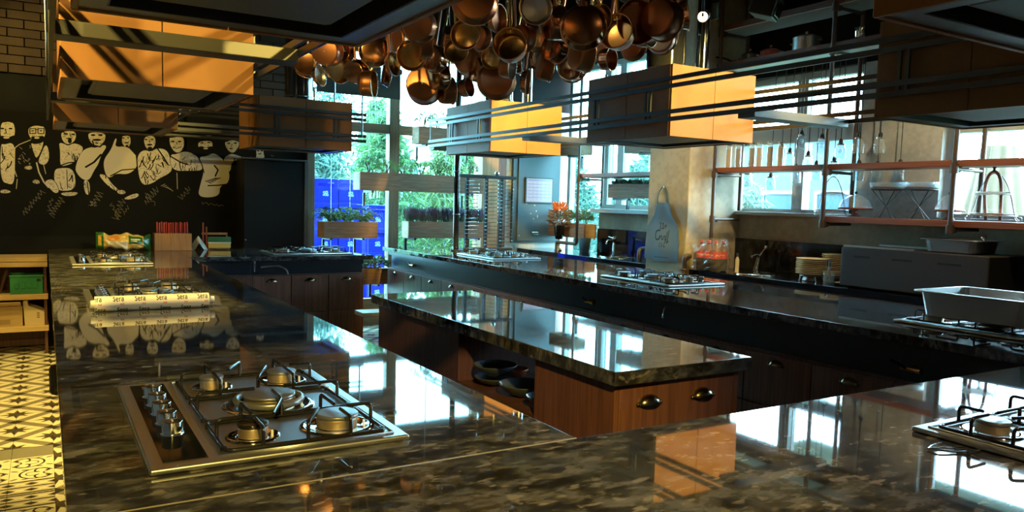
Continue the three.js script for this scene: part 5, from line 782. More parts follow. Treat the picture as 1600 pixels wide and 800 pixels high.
// ---------------------------------------------------------------- apron on the column
{
  const apronTex = canvasTex(512, 512, (g) => {
    g.fillStyle = '#5d7282'; g.fillRect(0, 0, 512, 512);
    let s = 3; const r = () => (s = (s * 16807) % 2147483647) / 2147483647; for (let i = 0; i < 5000; i++) { g.fillStyle = r() < 0.5 ? 'rgba(40,52,62,0.10)' : 'rgba(150,168,180,0.08)'; g.fillRect(r() * 512, r() * 512, 1 + r() * 5, 1); }
    g.strokeStyle = '#20272d'; g.lineCap = 'round';
    const sw = (p, w) => { g.lineWidth = w; g.beginPath(); g.moveTo(p[0], p[1]); for (let i = 2; i < p.length; i += 4) g.quadraticCurveTo(p[i], p[i + 1], p[i + 2], p[i + 3]); g.stroke(); };
    sw([225, 185, 245, 170, 235, 215, 228, 245, 250, 232], 8); sw([262, 190, 275, 175, 268, 220, 262, 245, 285, 225], 9); sw([290, 215, 320, 180, 305, 225], 8);
    sw([230, 250, 160, 245, 165, 300, 168, 350, 215, 325, 235, 312, 230, 300], 13); sw([225, 330, 240, 290, 262, 300, 250, 340, 275, 325], 8); sw([275, 330, 290, 285, 305, 300, 290, 350, 318, 325], 8); sw([330, 260, 315, 330, 300, 360], 9); sw([350, 245, 345, 300, 325, 350, 320, 370, 345, 340], 9);
    sw([235, 360, 222, 400, 240, 395], 6); sw([262, 360, 255, 405, 275, 385], 6); sw([290, 365, 288, 415, 302, 388], 6);
    g.fillStyle = '#20272d'; for (let i = 0; i < 30; i++) g.fillRect(150 + i * 7 + (i % 3), 478, 4, 5 + (i % 2) * 3);
  });
  const am = new THREE.MeshStandardMaterial({ map: apronTex, roughness: 0.85, side: THREE.DoubleSide });
  const t = thing('apron', 'grey blue lettered apron hanging on the plaster column', 'apron', [4.945, 0.92, -5.49]);
  const rows = [[0, 0.23, 0.005], [0.06, 0.235, 0], [0.2, 0.225, 0], [0.315, 0.212, 0], [0.37, 0.165, 0], [0.42, 0.125, 0], [0.48, 0.098, 0], [0.535, 0.085, 0]], NX = 20, pos = [], uv = [], idx = [];
  const side = (dx) => rows.forEach(([y, w], j) => { for (let i = 0; i <= NX; i++) { const u = i / NX * 2 - 1; pos.push(-0.014 - 0.008 * Math.cos(u * 5 + j * 0.3) * (1 - y * 1.4) + dx, y - (1 - u * u) * (j === 0 ? 0.012 : 0), u * w); uv.push(0.5 + u * w / 0.48, y / 0.54); } });
  side(0); side(0.004); const n1 = rows.length * (NX + 1);
  for (let j = 0; j < rows.length - 1; j++) for (let i = 0; i < NX; i++) { const a = j * (NX + 1) + i, b = a + NX + 1; idx.push(a, a + 1, b, b, a + 1, b + 1, n1 + a, n1 + b, n1 + a + 1, n1 + b, n1 + b + 1, n1 + a + 1); }
  for (let j = 0; j < rows.length - 1; j++) for (const i of [0, NX]) { const a = j * (NX + 1) + i, b = a + NX + 1; idx.push(a, b, n1 + a, b, n1 + b, n1 + a); }
  const g = new THREE.BufferGeometry(); g.setAttribute('position', new THREE.Float32BufferAttribute(pos, 3)); g.setAttribute('uv', new THREE.Float32BufferAttribute(uv, 2)); g.setIndex(idx); g.computeVertexNormals();
  mesh('cloth', g, am, t);
  mesh('neck_strap', wire(rounded([[-0.016, 0.53, -0.075], [-0.016, 0.62, -0.07], [-0.01, 0.685, -0.03], [-0.01, 0.69, 0.02], [-0.016, 0.62, 0.075], [-0.016, 0.53, 0.08]], 0.05), 0.006, 8), std([0.10, 0.13, 0.15], 0.8), t);
  mesh('waist_tie', wire([[-0.01, 0.31, 0.21], [-0.012, 0.18, 0.235], [-0.012, 0.12, 0.225]], 0.004), std([0.10, 0.13, 0.15], 0.8), t);
  mesh('peg', cy(0.008, 0.008, 0.03, -0.002, 0.682, -0.005, 0, 0, Math.PI / 2, 10), mat.steelDull, t);
}
{ const t = thing('ceiling_speaker', 'small black loudspeaker box hanging at the top edge above the pots', 'loudspeaker', [4.6, 2.83, -4.1], 0.5); mesh('cabinet', rb(0.2, 0.16, 0.18, 0.01, 0, 0.08, 0, 0.3), mat.black, t); mesh('grille', rb(0.16, 0.12, 0.01, 0.004, 0, 0.052, 0.092, 0.3), mat.blackGloss, t); mesh('arm', cy(0.012, 0.012, CEIL - 2.975, 0, (CEIL - 2.975) / 2 + 0.14, 0, 0, 0, 0, 10), mat.black, t); }
// ---------------------------------------------------------------- steel cupboard with tablet on the far wall
{
  const pm = std([0.045, 0.062, 0.075], 0.42), t = thing('wall_cupboard', 'dark blue grey steel service cupboard on the far wall', 'cupboard', [5.245, 0.93, WZ]);
  mesh('box', rbb(-0.35, 0.34, 0, 1.6, 0.001, 0.05, 0.004), pm, t);
  const d = mesh('door', rbb(-0.285, 0.325, 0.02, 1.58, 0.052, 0.068, 0.004), pm, t); mesh('lock', rbb(-0.07, 0.02, 0.10, 0.13, 0.068, 0.074, 0.003), mat.steelPol, d);
  const chip = std([0.36, 0.38, 0.38], 0.9); for (const [x, y, w, h] of [[-0.17, 0.47, 0.02, 0.03], [-0.165, 0.51, 0.03, 0.025], [-0.05, 0.455, 0.02, 0.012], [-0.02, 0.38, 0.012, 0.02], [-0.1, 0.35, 0.01, 0.014], [0.0, 0.31, 0.01, 0.03], [-0.06, 0.29, 0.014, 0.01], [-0.28 + 0.02, 0.08, 0.014, 0.012]]) mesh('scuff', bb(x, x + w, y, y + h, 0.068, 0.0685), chip, d);
  const scr = canvasTex(256, 224, (g) => { g.fillStyle = '#b9c2dc'; g.fillRect(0, 0, 256, 224); g.fillStyle = '#8f9bc0'; g.fillRect(8, 8, 240, 14); for (let i = 0; i < 11; i++) { g.fillStyle = i % 2 ? '#a9b4d2' : '#c6cee4'; g.fillRect(8, 30 + i * 16, 240, 14); g.fillStyle = '#7f8bb0'; for (let k = 0; k < 6; k++) g.fillRect(14 + k * 40, 36 + i * 16, 12 + ((i * 7 + k * 5) % 18), 3); } });
  const p = thing('tablet', 'wall tablet with a pale timetable on its lit screen', 'tablet', [5.255, 1.57, WZ + 0.0695]);
  mesh('case', rbb(-0.205, 0.205, -0.155, 0.165, 0, 0.02, 0.004), mat.black, p);
  const sg = new THREE.PlaneGeometry(0.375, 0.285); sg.translate(0, 0.005, 0.0205); mesh('screen', sg, new THREE.MeshStandardMaterial({ color: 0x111111, roughness: 0.25, emissive: 0xffffff, emissiveMap: scr, emissiveIntensity: 0.55 }), p);
}
// ---------------------------------------------------------------- plate rack tower and steel post behind the right worktop
{
  const t = thing('plate_rack', 'tall black plate rack tower with rows of steel prongs', 'plate rack', [4.05, TOP, -7.32], 0);
  const posts = [[-0.22, 0.0], [-0.02, 0.06], [0.20, 0.0]];
  for (const [x, z] of posts) mesh('post', bb(x - 0.016, x + 0.016, 0, 0.78, z - 0.016, z + 0.016), mat.black, t);
  mesh('top_bar', rbb(-0.34, 0.36, 0.765, 0.80, -0.02, 0.05, 0.004), mat.black, t); mesh('base_bar', rbb(-0.3, 0.3, 0.0, 0.025, -0.06, 0.10, 0.004), mat.black, t);
  mesh('knob', sp(0.025, 0.13, 0.82, 0.02), mat.steelPol, t);
  for (let j = 0; j < 18; j++) for (const [x, z] of posts) { const y = 0.06 + j * 0.0395; mesh('prong', wire(rounded([[x - 0.075, y + 0.006, z + 0.11], [x - 0.02, y, z + 0.02], [x + 0.02, y, z + 0.02], [x + 0.085, y + 0.006, z + 0.11]], 0.01), 0.0035, 5), mat.steelPol, t); }
  const s = thing('steel_post', 'thick black steel post rising from the right worktop end', 'post', [3.66, TOP, -7.22]);
  mesh('shaft', cy(0.032, 0.032, CEIL - TOP - 0.001, 0, (CEIL - TOP) / 2, 0, 0, 0, 0, 20), mat.ductBlack, s); mesh('flange', cy(0.06, 0.06, 0.012, 0, 0.006, 0, 0, 0, 0, 24), mat.black, s); mesh('clamp', [tor(0.034, 0.006, 0, 0.38, 0, Math.PI / 2), tor(0.034, 0.008, 0, 0.82, 0, Math.PI / 2)], mat.steelDull, s);
}
// ---------------------------------------------------------------- tall black cabinet behind the far worktop
{
  const m = phys([0.006, 0.006, 0.006], 0.6, { specularIntensity: 0.3 }), t = thing('tall_cabinet', 'tall black cabinet standing before the painted cooks on the right', 'cabinet', [2.0, 0, -8.04]);
  mesh('body', rbb(-0.335, 0.30, 0.02, 1.77, -0.15, 0.12, 0.004), m, t); mesh('door', rbb(-0.325, 0.265, 0.05, 1.755, 0.122, 0.14, 0.004), m, t); mesh('top', rbb(-0.345, 0.31, 1.771, 1.785, -0.155, 0.145, 0.003), std([0.09, 0.085, 0.075], 0.4), t); mesh('edge_trim', rbb(0.27, 0.31, 0.05, 1.765, 0.122, 0.15, 0.003), std([0.06, 0.055, 0.05], 0.4), t); mesh('plinth', bb(-0.33, 0.29, 0, 0.02, -0.14, 0.1), mat.black, t);
  mesh('lock', cy(0.008, 0.008, 0.012, -0.31, 0.98, 0.142, Math.PI / 2), mat.steelPol, t);
}
// ---------------------------------------------------------------- plants
function leafMat(o = {}) { return new THREE.MeshStandardMaterial({ vertexColors: true, roughness: 0.6, side: THREE.DoubleSide, ...o }); }
const leafM = leafMat();
function clump(n, f) {                                                   // f() -> [base, dir, length, width, colour]; folded leaf of four triangles
  const pos = [], col = [], nor = [];
  for (let i = 0; i < n; i++) {
    const [b, d, l, w, c] = f(i), D = new THREE.Vector3(...d).normalize(), B = new THREE.Vector3(...b), S = new THREE.Vector3(rr(-1, 1), rr(-0.3, 0.3), rr(-1, 1)).cross(D).normalize().multiplyScalar(w / 2);
    const N = D.clone().cross(S).normalize().multiplyScalar(w * 0.25), m = B.clone().addScaledVector(D, l * 0.5), e = B.clone().addScaledVector(D, l).add(new THREE.Vector3(0, -l * 0.12, 0));
    const L = m.clone().add(S).add(N), Q = m.clone().sub(S).add(N);
    for (const tri of [[B, L, m], [m, L, e], [B, m, Q], [m, e, Q]]) { const nn = tri[1].clone().sub(tri[0]).cross(tri[2].clone().sub(tri[0])).normalize(); for (const p of tri) { pos.push(p.x, p.y, p.z); col.push(...c); nor.push(nn.x, nn.y, nn.z); } }
  }
  const g = new THREE.BufferGeometry(); g.setAttribute('position', new THREE.Float32BufferAttribute(pos, 3)); g.setAttribute('normal', new THREE.Float32BufferAttribute(nor, 3)); g.setAttribute('uv', new THREE.Float32BufferAttribute(new Float32Array(pos.length / 3 * 2), 2)); g.setAttribute('color', new THREE.Float32BufferAttribute(col, 3)); return g;
}
const vary = (c, k = 0.35) => { const q = rr(1 - k, 1 + k); return [c[0] * q * rr(0.9, 1.1), c[1] * q, c[2] * q * rr(0.85, 1.15)]; };
const foliage = (name, g, t) => { const o = new THREE.Mesh(g, leafM); o.name = name; t.add(o); return o; };
function shrub(name, label, pos, rx, ry, rz, n, l, w, c, group, up = 0.5, cat = 'plant') {
  const t = thing(name, label, cat, pos, 0, group);
  foliage('foliage', clump(n, () => { const a = rr(0, 6.283), e = Math.acos(rr(-0.2, 1)), q = Math.cbrt(rr(0.1, 1)), p = [rx * q * Math.sin(e) * Math.cos(a), ry * (0.45 + 0.55 * q * Math.cos(e)), rz * q * Math.sin(e) * Math.sin(a)]; return [p, [p[0] / rx + rr(-0.6, 0.6), up + rr(-0.3, 0.8), p[2] / rz + rr(-0.6, 0.6)], l * rr(0.6, 1.2), w, vary(c)]; }), t);
  mesh('stem', [0, 1, 2, 3].map((i) => bar([rr(-0.2, 0.2) * rx, 0, rr(-0.2, 0.2) * rz], [rr(-0.6, 0.6) * rx, ry * 0.7, rr(-0.5, 0.5) * rz], Math.min(0.02, rx * 0.05))), std([0.10, 0.075, 0.04], 0.9), t);
  return t;
}
// trough of boards, long side along x (turn for the side wall)
function planter(label, L, H, D, pos, turn = 0, m = mat.plankBox) {
  const t = thing('planter_box', label, 'planter', pos, turn);
  for (const s of [-1, 1]) { mesh('long_board', rb(L, H, 0.02, 0.003, 0, H / 2, s * (D / 2 - 0.01)), m, t, 0); mesh('end_board', rb(0.02, H, D - 0.042, 0.003, s * (L / 2 - 0.01), H / 2, 0), mat.plankEnd, t, 2); }
  mesh('base_board', bb(-L / 2 + 0.021, L / 2 - 0.021, 0.002, 0.02, -D / 2 + 0.021, D / 2 - 0.021), m, t, 0);
  mesh('soil', bb(-L / 2 + 0.021, L / 2 - 0.021, 0.02, H - 0.025, -D / 2 + 0.021, D / 2 - 0.021), mat.soil, t); return t;
}
function bracket(label, x, y0, y1, z) { return single('planter_bracket', [bb(x - 0.012, x + 0.012, y0, y1, z - 0.17, z + 0.02), bb(x - 0.012, x + 0.012, y1, y1 + 0.10, z - 0.17, z - 0.15)], mat.black, label, 'bracket'); }
const ord = ['first', 'second', 'third', 'fourth', 'fifth', 'sixth', 'seventh', 'eighth'];
const G1 = [0.11, 0.22, 0.06], G2 = [0.16, 0.30, 0.05], G3 = [0.07, 0.15, 0.06], TEAL = [0.10, 0.20, 0.13];
planter('long wooden planter across the middle of the far window', 1.48, 0.19, 0.22, [3.58, 1.505, -7.95]);
for (let i = 0; i < 7; i++) shrub('leafy_shrub', 'small feathery shrub in the long window planter, ' + ord[i] + ' from left', [2.98 + i * 0.2, 1.67, -7.95], 0.1, [0.19, 0.17, 0.12, 0.23, 0.2, 0.17, 0.21][i], 0.09, 260, 0.035, 0.007, i % 2 ? G2 : G1, 'shrubs in the long window planter');
planter('wooden planter overflowing with fern at the left of the far window', 0.58, 0.17, 0.22, [2.72, 1.0, -7.86]);
for (let i = 0; i < 3; i++) { const t = thing('fern', 'drooping green fern in the left window planter, ' + ['left', 'middle', 'right'][i] + ' plant', 'fern', [2.55 + i * 0.17, 1.15, -7.86], 0, 'ferns in the left window planter');
  const P = []; for (let k = 0; k < 26; k++) { const a = rr(0, 6.28), l = rr(0.12, 0.26), e = rr(0.2, 0.6); P.push([a, l, e]); }
  foliage('fronds', clump(26 * 28, (q) => { const [a, l, e] = P[Math.floor(q / 28)], s = (q % 28) / 28, rad = l * s, h = e * l * 1.1 * Math.sin(s * 2.7) - 0.12 * s * s * l, sd = q % 2 ? 1 : -1; return [[rad * Math.cos(a), 0.03 + h, rad * Math.sin(a) * 0.8], [Math.cos(a) * 0.7 - sd * Math.sin(a), rr(-0.2, 0.3), Math.sin(a) * 0.7 + sd * Math.cos(a)], 0.05 * (1 - 0.6 * s), 0.012, vary([0.12, 0.23, 0.045])]; }), t); }
planter('wooden planter of purple lavender right of the window mullion', 1.02, 0.18, 0.2, [3.89, 1.0, -7.90]);
for (let i = 0; i < 7; i++) { const t = thing('lavender', 'purple grey lavender bush below the long planter, ' + ord[i] + ' from left', 'plant', [3.45 + i * 0.14, 1.155, -7.90], 0, 'lavender in the lower planter'); foliage('foliage', clump(420, (q) => { const fl = q % 2, a = rr(0, 6.28), r = rr(0, 0.085); return fl ? [[r * Math.cos(a), rr(0.05, 0.13), r * Math.sin(a)], [rr(-0.35, 0.35), 1, rr(-0.35, 0.35)], rr(0.05, 0.1), 0.01, vary([0.13, 0.09, 0.17])] : [[r * Math.cos(a), rr(0, 0.05), r * Math.sin(a)], [rr(-0.5, 0.5), 1, rr(-0.5, 0.5)], rr(0.06, 0.12), 0.008, vary([0.10, 0.12, 0.09])]; }), t); }
planter('wooden planter high on the far window, left of the middle hood', 0.86, 0.185, 0.2, [3.93, 2.03, -7.93]);
for (let i = 0; i < 5; i++) shrub('leafy_shrub', 'bright green shrub in the high window planter, ' + ord[i] + ' from left', [3.60 + i * 0.17, 2.19, -7.93], 0.1, [0.2, 0.24, 0.2, 0.15, 0.18][i], 0.09, 240, 0.04, 0.01, G2, 'shrubs in the high window planter');
planter('low wooden planter at the foot of the far window', 0.58, 0.17, 0.24, [2.88, 0.50, -7.98]);
for (let i = 0; i < 4; i++) shrub('leafy_shrub', 'dark trailing shrub in the low window planter, ' + ord[i] + ' from left', [2.68 + i * 0.13, 0.65, -7.96], 0.11, 0.14, 0.13, 150, 0.06, 0.028, G3, 'shrubs in the low window planter', 0.1);
for (const [x, y, l] of [[2.55, 0.83, 'left one under the fern planter'], [2.9, 0.83, 'right one under the fern planter'], [3.5, 0.83, 'left one under the lavender'], [4.3, 0.83, 'right one under the lavender'], [3.0, 1.335, 'left one under the long planter'], [4.2, 1.335, 'right one under the long planter'], [3.62, 1.86, 'left one under the high planter'], [4.25, 1.86, 'right one under the high planter'], [2.7, 0.33, 'left one under the low planter'], [3.08, 0.33, 'right one under the low planter']]) single('planter_bracket', [bb(x - 0.012, x + 0.012, y, y + 0.168, WZ + 0.03, WZ + 0.05), bb(x - 0.012, x + 0.012, y + 0.145, y + 0.168, WZ + 0.03, WZ + 0.31)], mat.black, 'black steel planter bracket, ' + l, 'bracket');
// side window planters (long side along z)
planter('grey wooden planter in the middle of the side window', 1.15, 0.15, 0.18, [5.47, 1.50, -6.33], Math.PI / 2);
for (let i = 0; i < 6; i++) shrub('succulent', 'grey green succulent in the side window planter, ' + ord[i] + ' from left', [5.47, 1.625, -6.8 + i * 0.18], 0.075, 0.055, 0.08, 90, 0.045, 0.03, TEAL, 'succulents in the side window planter', 0.6);
planter('grey wooden planter high in the left pane of the side window', 0.52, 0.15, 0.18, [5.47, 2.0, -7.72], Math.PI / 2); planter('grey wooden planter high in the side window beside the column', 0.9, 0.16, 0.18, [5.47, 1.98, -6.2], Math.PI / 2);
planter('low planter of blue green plants behind the flower vase', 0.75, 0.17, 0.18, [5.47, 1.02, -7.70], Math.PI / 2);
for (let i = 0; i < 4; i++) shrub('succulent', 'blue green leafy plant in the low side planter, ' + ord[i] + ' from left', [5.50, 1.17, -7.96 + i * 0.17], 0.07, 0.15, 0.08, 120, 0.07, 0.025, TEAL, 'plants in the low side planter', 0.7);
for (const [y, z, l] of [[1.355, -6.8, 'left one under the middle planter'], [1.355, -5.9, 'right one under the middle planter'], [1.855, -7.7, 'one under the high left planter'], [1.835, -6.4, 'one under the high right planter'], [0.875, -7.5, 'one under the low planter']]) single('planter_bracket', [bb(WX - 0.03, WX - 0.002, y, y + 0.145, z - 0.012, z + 0.012), bb(WX - 0.22, WX - 0.002, y + 0.12, y + 0.145, z - 0.012, z + 0.012)], mat.black, 'black bracket on the side window, ' + l, 'bracket');
// vase of dried flowers on a brass foot
{
  const t = thing('flower_vase', 'dark vase of orange and brown dried flowers beside the pipe', 'vase', [5.295, BC, -7.71]);
  mesh('brass_foot', lathe([[0.001, 0], [0.055, 0], [0.05, 0.012], [0.02, 0.03], [0.014, 0.05], [0.02, 0.07], [0.012, 0.09], [0.012, 0.135], [0.001, 0.135]], 24), mat.brass, t);
  mesh('vase', lathe([[0.001, 0.135], [0.045, 0.135], [0.058, 0.2], [0.064, 0.3], [0.06, 0.3], [0.05, 0.16], [0.001, 0.15]], 28), mat.enamel, t);
  const f = foliage('dried_flowers', clump(520, (q) => { const a = rr(0, 6.28), r = Math.sqrt(rr(0, 1)) * 0.105, top = q % 4 === 0; return top ? [[r * 0.7 * Math.cos(a), rr(0.46, 0.54), r * 0.7 * Math.sin(a)], [Math.cos(a) * 0.5, 1, Math.sin(a) * 0.5], 0.07, 0.018, vary([0.75, 0.17, 0.02], 0.2)] : [[r * Math.cos(a), rr(0.28, 0.47), r * Math.sin(a)], [Math.cos(a), rr(0.1, 1), Math.sin(a)], rr(0.05, 0.09), 0.014, vary(q % 3 ? [0.16, 0.075, 0.035] : [0.34, 0.2, 0.06])]; }), t);
}
single('steel_pail', lathe([[0.001, 0], [0.055, 0], [0.075, 0.17], [0.07, 0.17], [0.05, 0.006], [0.001, 0.006]], 28), phys([0.10, 0.2, 0.3], 0.3), 'blue grey pail by the side window left of the small sink', 'pail', null, [5.42, BC, -7.36]);

// ---------------------------------------------------------------- shelf unit at the end of the tiled aisle
{
  const t = thing('shelf_unit', 'pale wooden shelf unit at the end of the tiled aisle', 'shelf', [0, 0, 0]);
  const z0 = -8.18, z1 = -7.75, x0 = -1.2, x1 = 0.012;
  mesh('top_board', [rbb(x0, x1, 0.80, 0.835, z0, z1, 0.004), rbb(x0, x1, 0.755, 0.797, z1 - 0.04, z1 - 0.004, 0.003)], mat.shelfWood, t); mesh('middle_board', rbb(x0, x1, 0.475, 0.52, z0, z1, 0.004), mat.shelfWood, t); mesh('bottom_board', rbb(x0, x1, 0.20, 0.245, z0, z1, 0.004), mat.shelfWood, t);
  for (const x of [x0 + 0.02, x1 - 0.02]) mesh('side_board', [rbb(x - 0.012, x + 0.012, 0.0, 0.755, z0, z1 - 0.05, 0.003)], mat.woodDark, t); mesh('back_board', bb(x0 + 0.03, x1 - 0.03, 0.01, 0.755, z0 - 0.005, z0 + 0.01), mat.woodDark, t);
  const c = thing('plastic_crate', 'green plastic crate on the middle shelf of the aisle unit', 'crate', [-0.13, 0.521, -7.93]), gm = std([0.02, 0.22, 0.09], 0.4);
  mesh('crate_body', [rbb(-0.135, 0.105, 0, 0.012, -0.14, 0.14, 0.003), rbb(-0.135, 0.105, 0.012, 0.155, 0.128, 0.14, 0.003), rbb(-0.135, 0.105, 0.012, 0.155, -0.14, -0.128, 0.003), rbb(-0.135, -0.123, 0.012, 0.155, -0.128, 0.128, 0.003), rbb(0.093, 0.105, 0.012, 0.155, -0.128, 0.128, 0.003)], gm, c); mesh('rim', rbb(-0.14, 0.11, 0.147, 0.163, 0.126, 0.147, 0.003), gm, c); mesh('rim', rbb(-0.14, 0.11, 0.147, 0.163, -0.147, -0.126, 0.003), gm, c); for (const x of [-0.1, -0.055, -0.01, 0.035]) mesh('rib', rbb(x, x + 0.03, 0.05, 0.10, 0.14, 0.146, 0.002), gm, c); mesh('grip_hole', bb(0.06, 0.09, 0.105, 0.13, 0.1395, 0.1412), mat.black, c);
  const card = metres(std([1, 1, 1], 0.85, { map: tex(128, 128, (u, v) => mix3([0.52, 0.37, 0.19], [0.42, 0.29, 0.14], fbm(u, v, 6, 30, 3, 700)), [0.3, 0.3]) }));
  const b = thing('cardboard_box', 'open brown cardboard box on the bottom shelf, left', 'box', [-0.33, 0.246, -7.95]); mesh('walls', [bb(-0.15, 0.15, 0, 0.006, -0.12, 0.15), bb(-0.15, 0.15, 0.006, 0.17, 0.145, 0.15), bb(-0.15, 0.15, 0.006, 0.17, -0.12, -0.115), bb(-0.15, -0.145, 0.006, 0.17, -0.115, 0.145), bb(0.145, 0.15, 0.006, 0.17, -0.115, 0.145)], card, b); mesh('tape', bb(-0.05, 0.06, 0.02, 0.06, 0.15, 0.152), std([0.3, 0.2, 0.09], 0.3), b); mesh('flap', bx(0.28, 0.005, 0.09, 0, 0.19, 0.17, -0.5), card, b);
  const k = thing('cut_carton', 'pale cut down carton on the bottom shelf, right', 'box', [-0.075, 0.246, -7.93]); const sh = new THREE.Shape([[-0.09, 0], [0.07, 0], [0.07, 0.10], [0.03, 0.13], [-0.06, 0.17], [-0.07, 0.22], [-0.1, 0.21]].map(([a, c2]) => new THREE.Vector2(a, c2))); const pale = std([0.62, 0.5, 0.31], 0.85);
  mesh('front_wall', place(new THREE.ExtrudeGeometry(sh, { depth: 0.006, bevelEnabled: false }), 0, 0, 0.12), pale, k); mesh('back_wall', place(new THREE.ExtrudeGeometry(sh, { depth: 0.006, bevelEnabled: false }), 0, 0, -0.10), pale, k); mesh('base', bb(-0.09, 0.07, 0, 0.006, -0.094, 0.12), pale, k); mesh('side_wall', [bb(0.065, 0.07, 0.006, 0.1, -0.094, 0.12)], pale, k); mesh('print', [0, 1, 2].map((i) => bb(0.0, 0.02, 0.1 - i * 0.018, 0.108 - i * 0.018, 0.126, 0.1265)), mat.woodDark, k);
  single('white_bracket', [rbb(-0.012, 0.012, 0, 0.13, 0, 0.015, 0.003), rbb(-0.012, 0.03, 0, 0.02, -0.1, 0.015, 0.003)], pale, 'slim upright carton strip at the right end of the bottom shelf', 'carton', null, [-0.022, 0.246, -7.85]);
  const f = thing('bottle_rack_bundle', 'dark bundle of utensils at the left of the middle shelf', 'utensils', [-0.40, 0.521, -7.92]); for (let i = 0; i < 5; i++) mesh('utensil', bar([-0.06 + i * 0.03, 0.01, rr(-0.03, 0.03)], [-0.09 + i * 0.05, rr(0.14, 0.2), rr(-0.05, 0.05)], 0.012, 8), i % 2 ? mat.steelPol : mat.woodDark, f);
}
// ---------------------------------------------------------------- things on the left worktop
{
  // cling film roll lying before the second hob
  const rollTex = canvasTex(1024, 256, (g) => {
    g.fillStyle = '#efe6d2'; g.fillRect(0, 0, 1024, 256); g.textBaseline = 'middle';
    for (let i = 0; i < 6; i++) for (let j = 0; j < 4; j++) { const x = 20 + i * 190 + j * 34 - 60, y = 18 + j * 66; g.fillStyle = '#191512'; g.font = 'bold 46px sans-serif'; g.fillText('Sera', x, y); g.fillStyle = '#c0392b'; g.font = 'bold 15px sans-serif'; g.fillText('Gold', x + 62, y + 29); }
  });
  const rm = new THREE.MeshStandardMaterial({ map: rollTex, roughness: 0.35 });
  const t = thing('film_roll', 'printed film roll lying in front of the second left hob', 'film roll', [0.405, TOP + 0.0335, -3.735], 0.015);
  const g = cy(0.033, 0.033, 0.46, 0, 0, 0, 0, 0, 0, 28); const uv = g.attributes.uv; for (let i = 0; i < uv.count; i++) uv.setXY(i, uv.getY(i), 1 - uv.getX(i)); g.rotateY(-1.2); g.rotateZ(-Math.PI / 2);
  mesh('roll', g, rm, t); mesh('core', [cy(0.017, 0.017, 0.50, 0.004, 0, 0, 0, 0, Math.PI / 2, 20)], mat.whiteChina, t);
}
{ // crisp bag
  const bagTex = canvasTex(512, 256, (g) => {
    g.fillStyle = '#d9b765'; g.fillRect(0, 0, 512, 256); g.fillStyle = '#2c6b2f'; g.fillRect(0, 0, 70, 256); g.fillRect(300, 30, 130, 130); g.fillRect(440, 0, 72, 256);
    g.fillStyle = '#d6862a'; g.beginPath(); g.ellipse(160, 60, 60, 40, 0, 0, 7); g.fill(); g.fillStyle = '#f0ead8'; g.fillRect(110, 120, 180, 110); g.fillStyle = '#c9b078'; for (let i = 0; i < 7; i++) g.fillRect(124, 132 + i * 13, 150, 5); g.fillStyle = '#e8e2cf'; g.font = 'bold 40px sans-serif'; g.fillRect(320, 70, 90, 22); g.fillRect(320, 104, 60, 16); g.fillStyle = '#e2b13c'; g.fillRect(20, 40, 30, 160);
  });
  const NX = 26, NY = 12, pos = [], uv = [], idx = []; let s2 = 11; const r2 = () => (s2 = (s2 * 16807) % 2147483647) / 2147483647; const wob = [...Array((NX + 1) * (NY + 1))].map(() => (r2() - 0.5) * 0.022);
  for (const sd of [1, -1]) for (let j = 0; j <= NY; j++) for (let i = 0; i <= NX; i++) { const u = i / NX * 2 - 1, v = j / NY * 2 - 1, q = Math.pow(Math.max(0, 1 - u * u), 0.5) * Math.pow(Math.max(0, 1 - v * v), 0.4), e = Math.abs(u) > 0.99 || Math.abs(v) > 0.99 ? 0 : 1; pos.push(u * 0.215, 0.078 + v * (0.066 + 0.01 * Math.sin(u * 6 + 1) + 0.006 * Math.sin(u * 15)) + 0.012 * u * u * (u < 0 ? 1 : -0.6), sd * (q * 0.07 + e * wob[j * (NX + 1) + i])); uv.push(i / NX, j / NY); }
  const n = (NX + 1) * (NY + 1); for (let j = 0; j < NY; j++) for (let i = 0; i < NX; i++) { const a = j * (NX + 1) + i, b = a + NX + 1; idx.push(a, a + 1, b, b, a + 1, b + 1, n + a, n + b, n + a + 1, n + b, n + b + 1, n + a + 1); }
  const g = new THREE.BufferGeometry(); g.setAttribute('position', new THREE.Float32BufferAttribute(pos, 3)); g.setAttribute('uv', new THREE.Float32BufferAttribute(uv, 2)); g.setIndex(idx); g.computeVertexNormals();
  const o = single('snack_bag', g, phys([1, 1, 1], 0.2, { map: bagTex, clearcoat: 0.8, clearcoatRoughness: 0.15 }), 'shiny green and yellow snack bag on the far left worktop', 'bag', null, [0.59, TOP + 0.002, -7.58], -0.05);
}
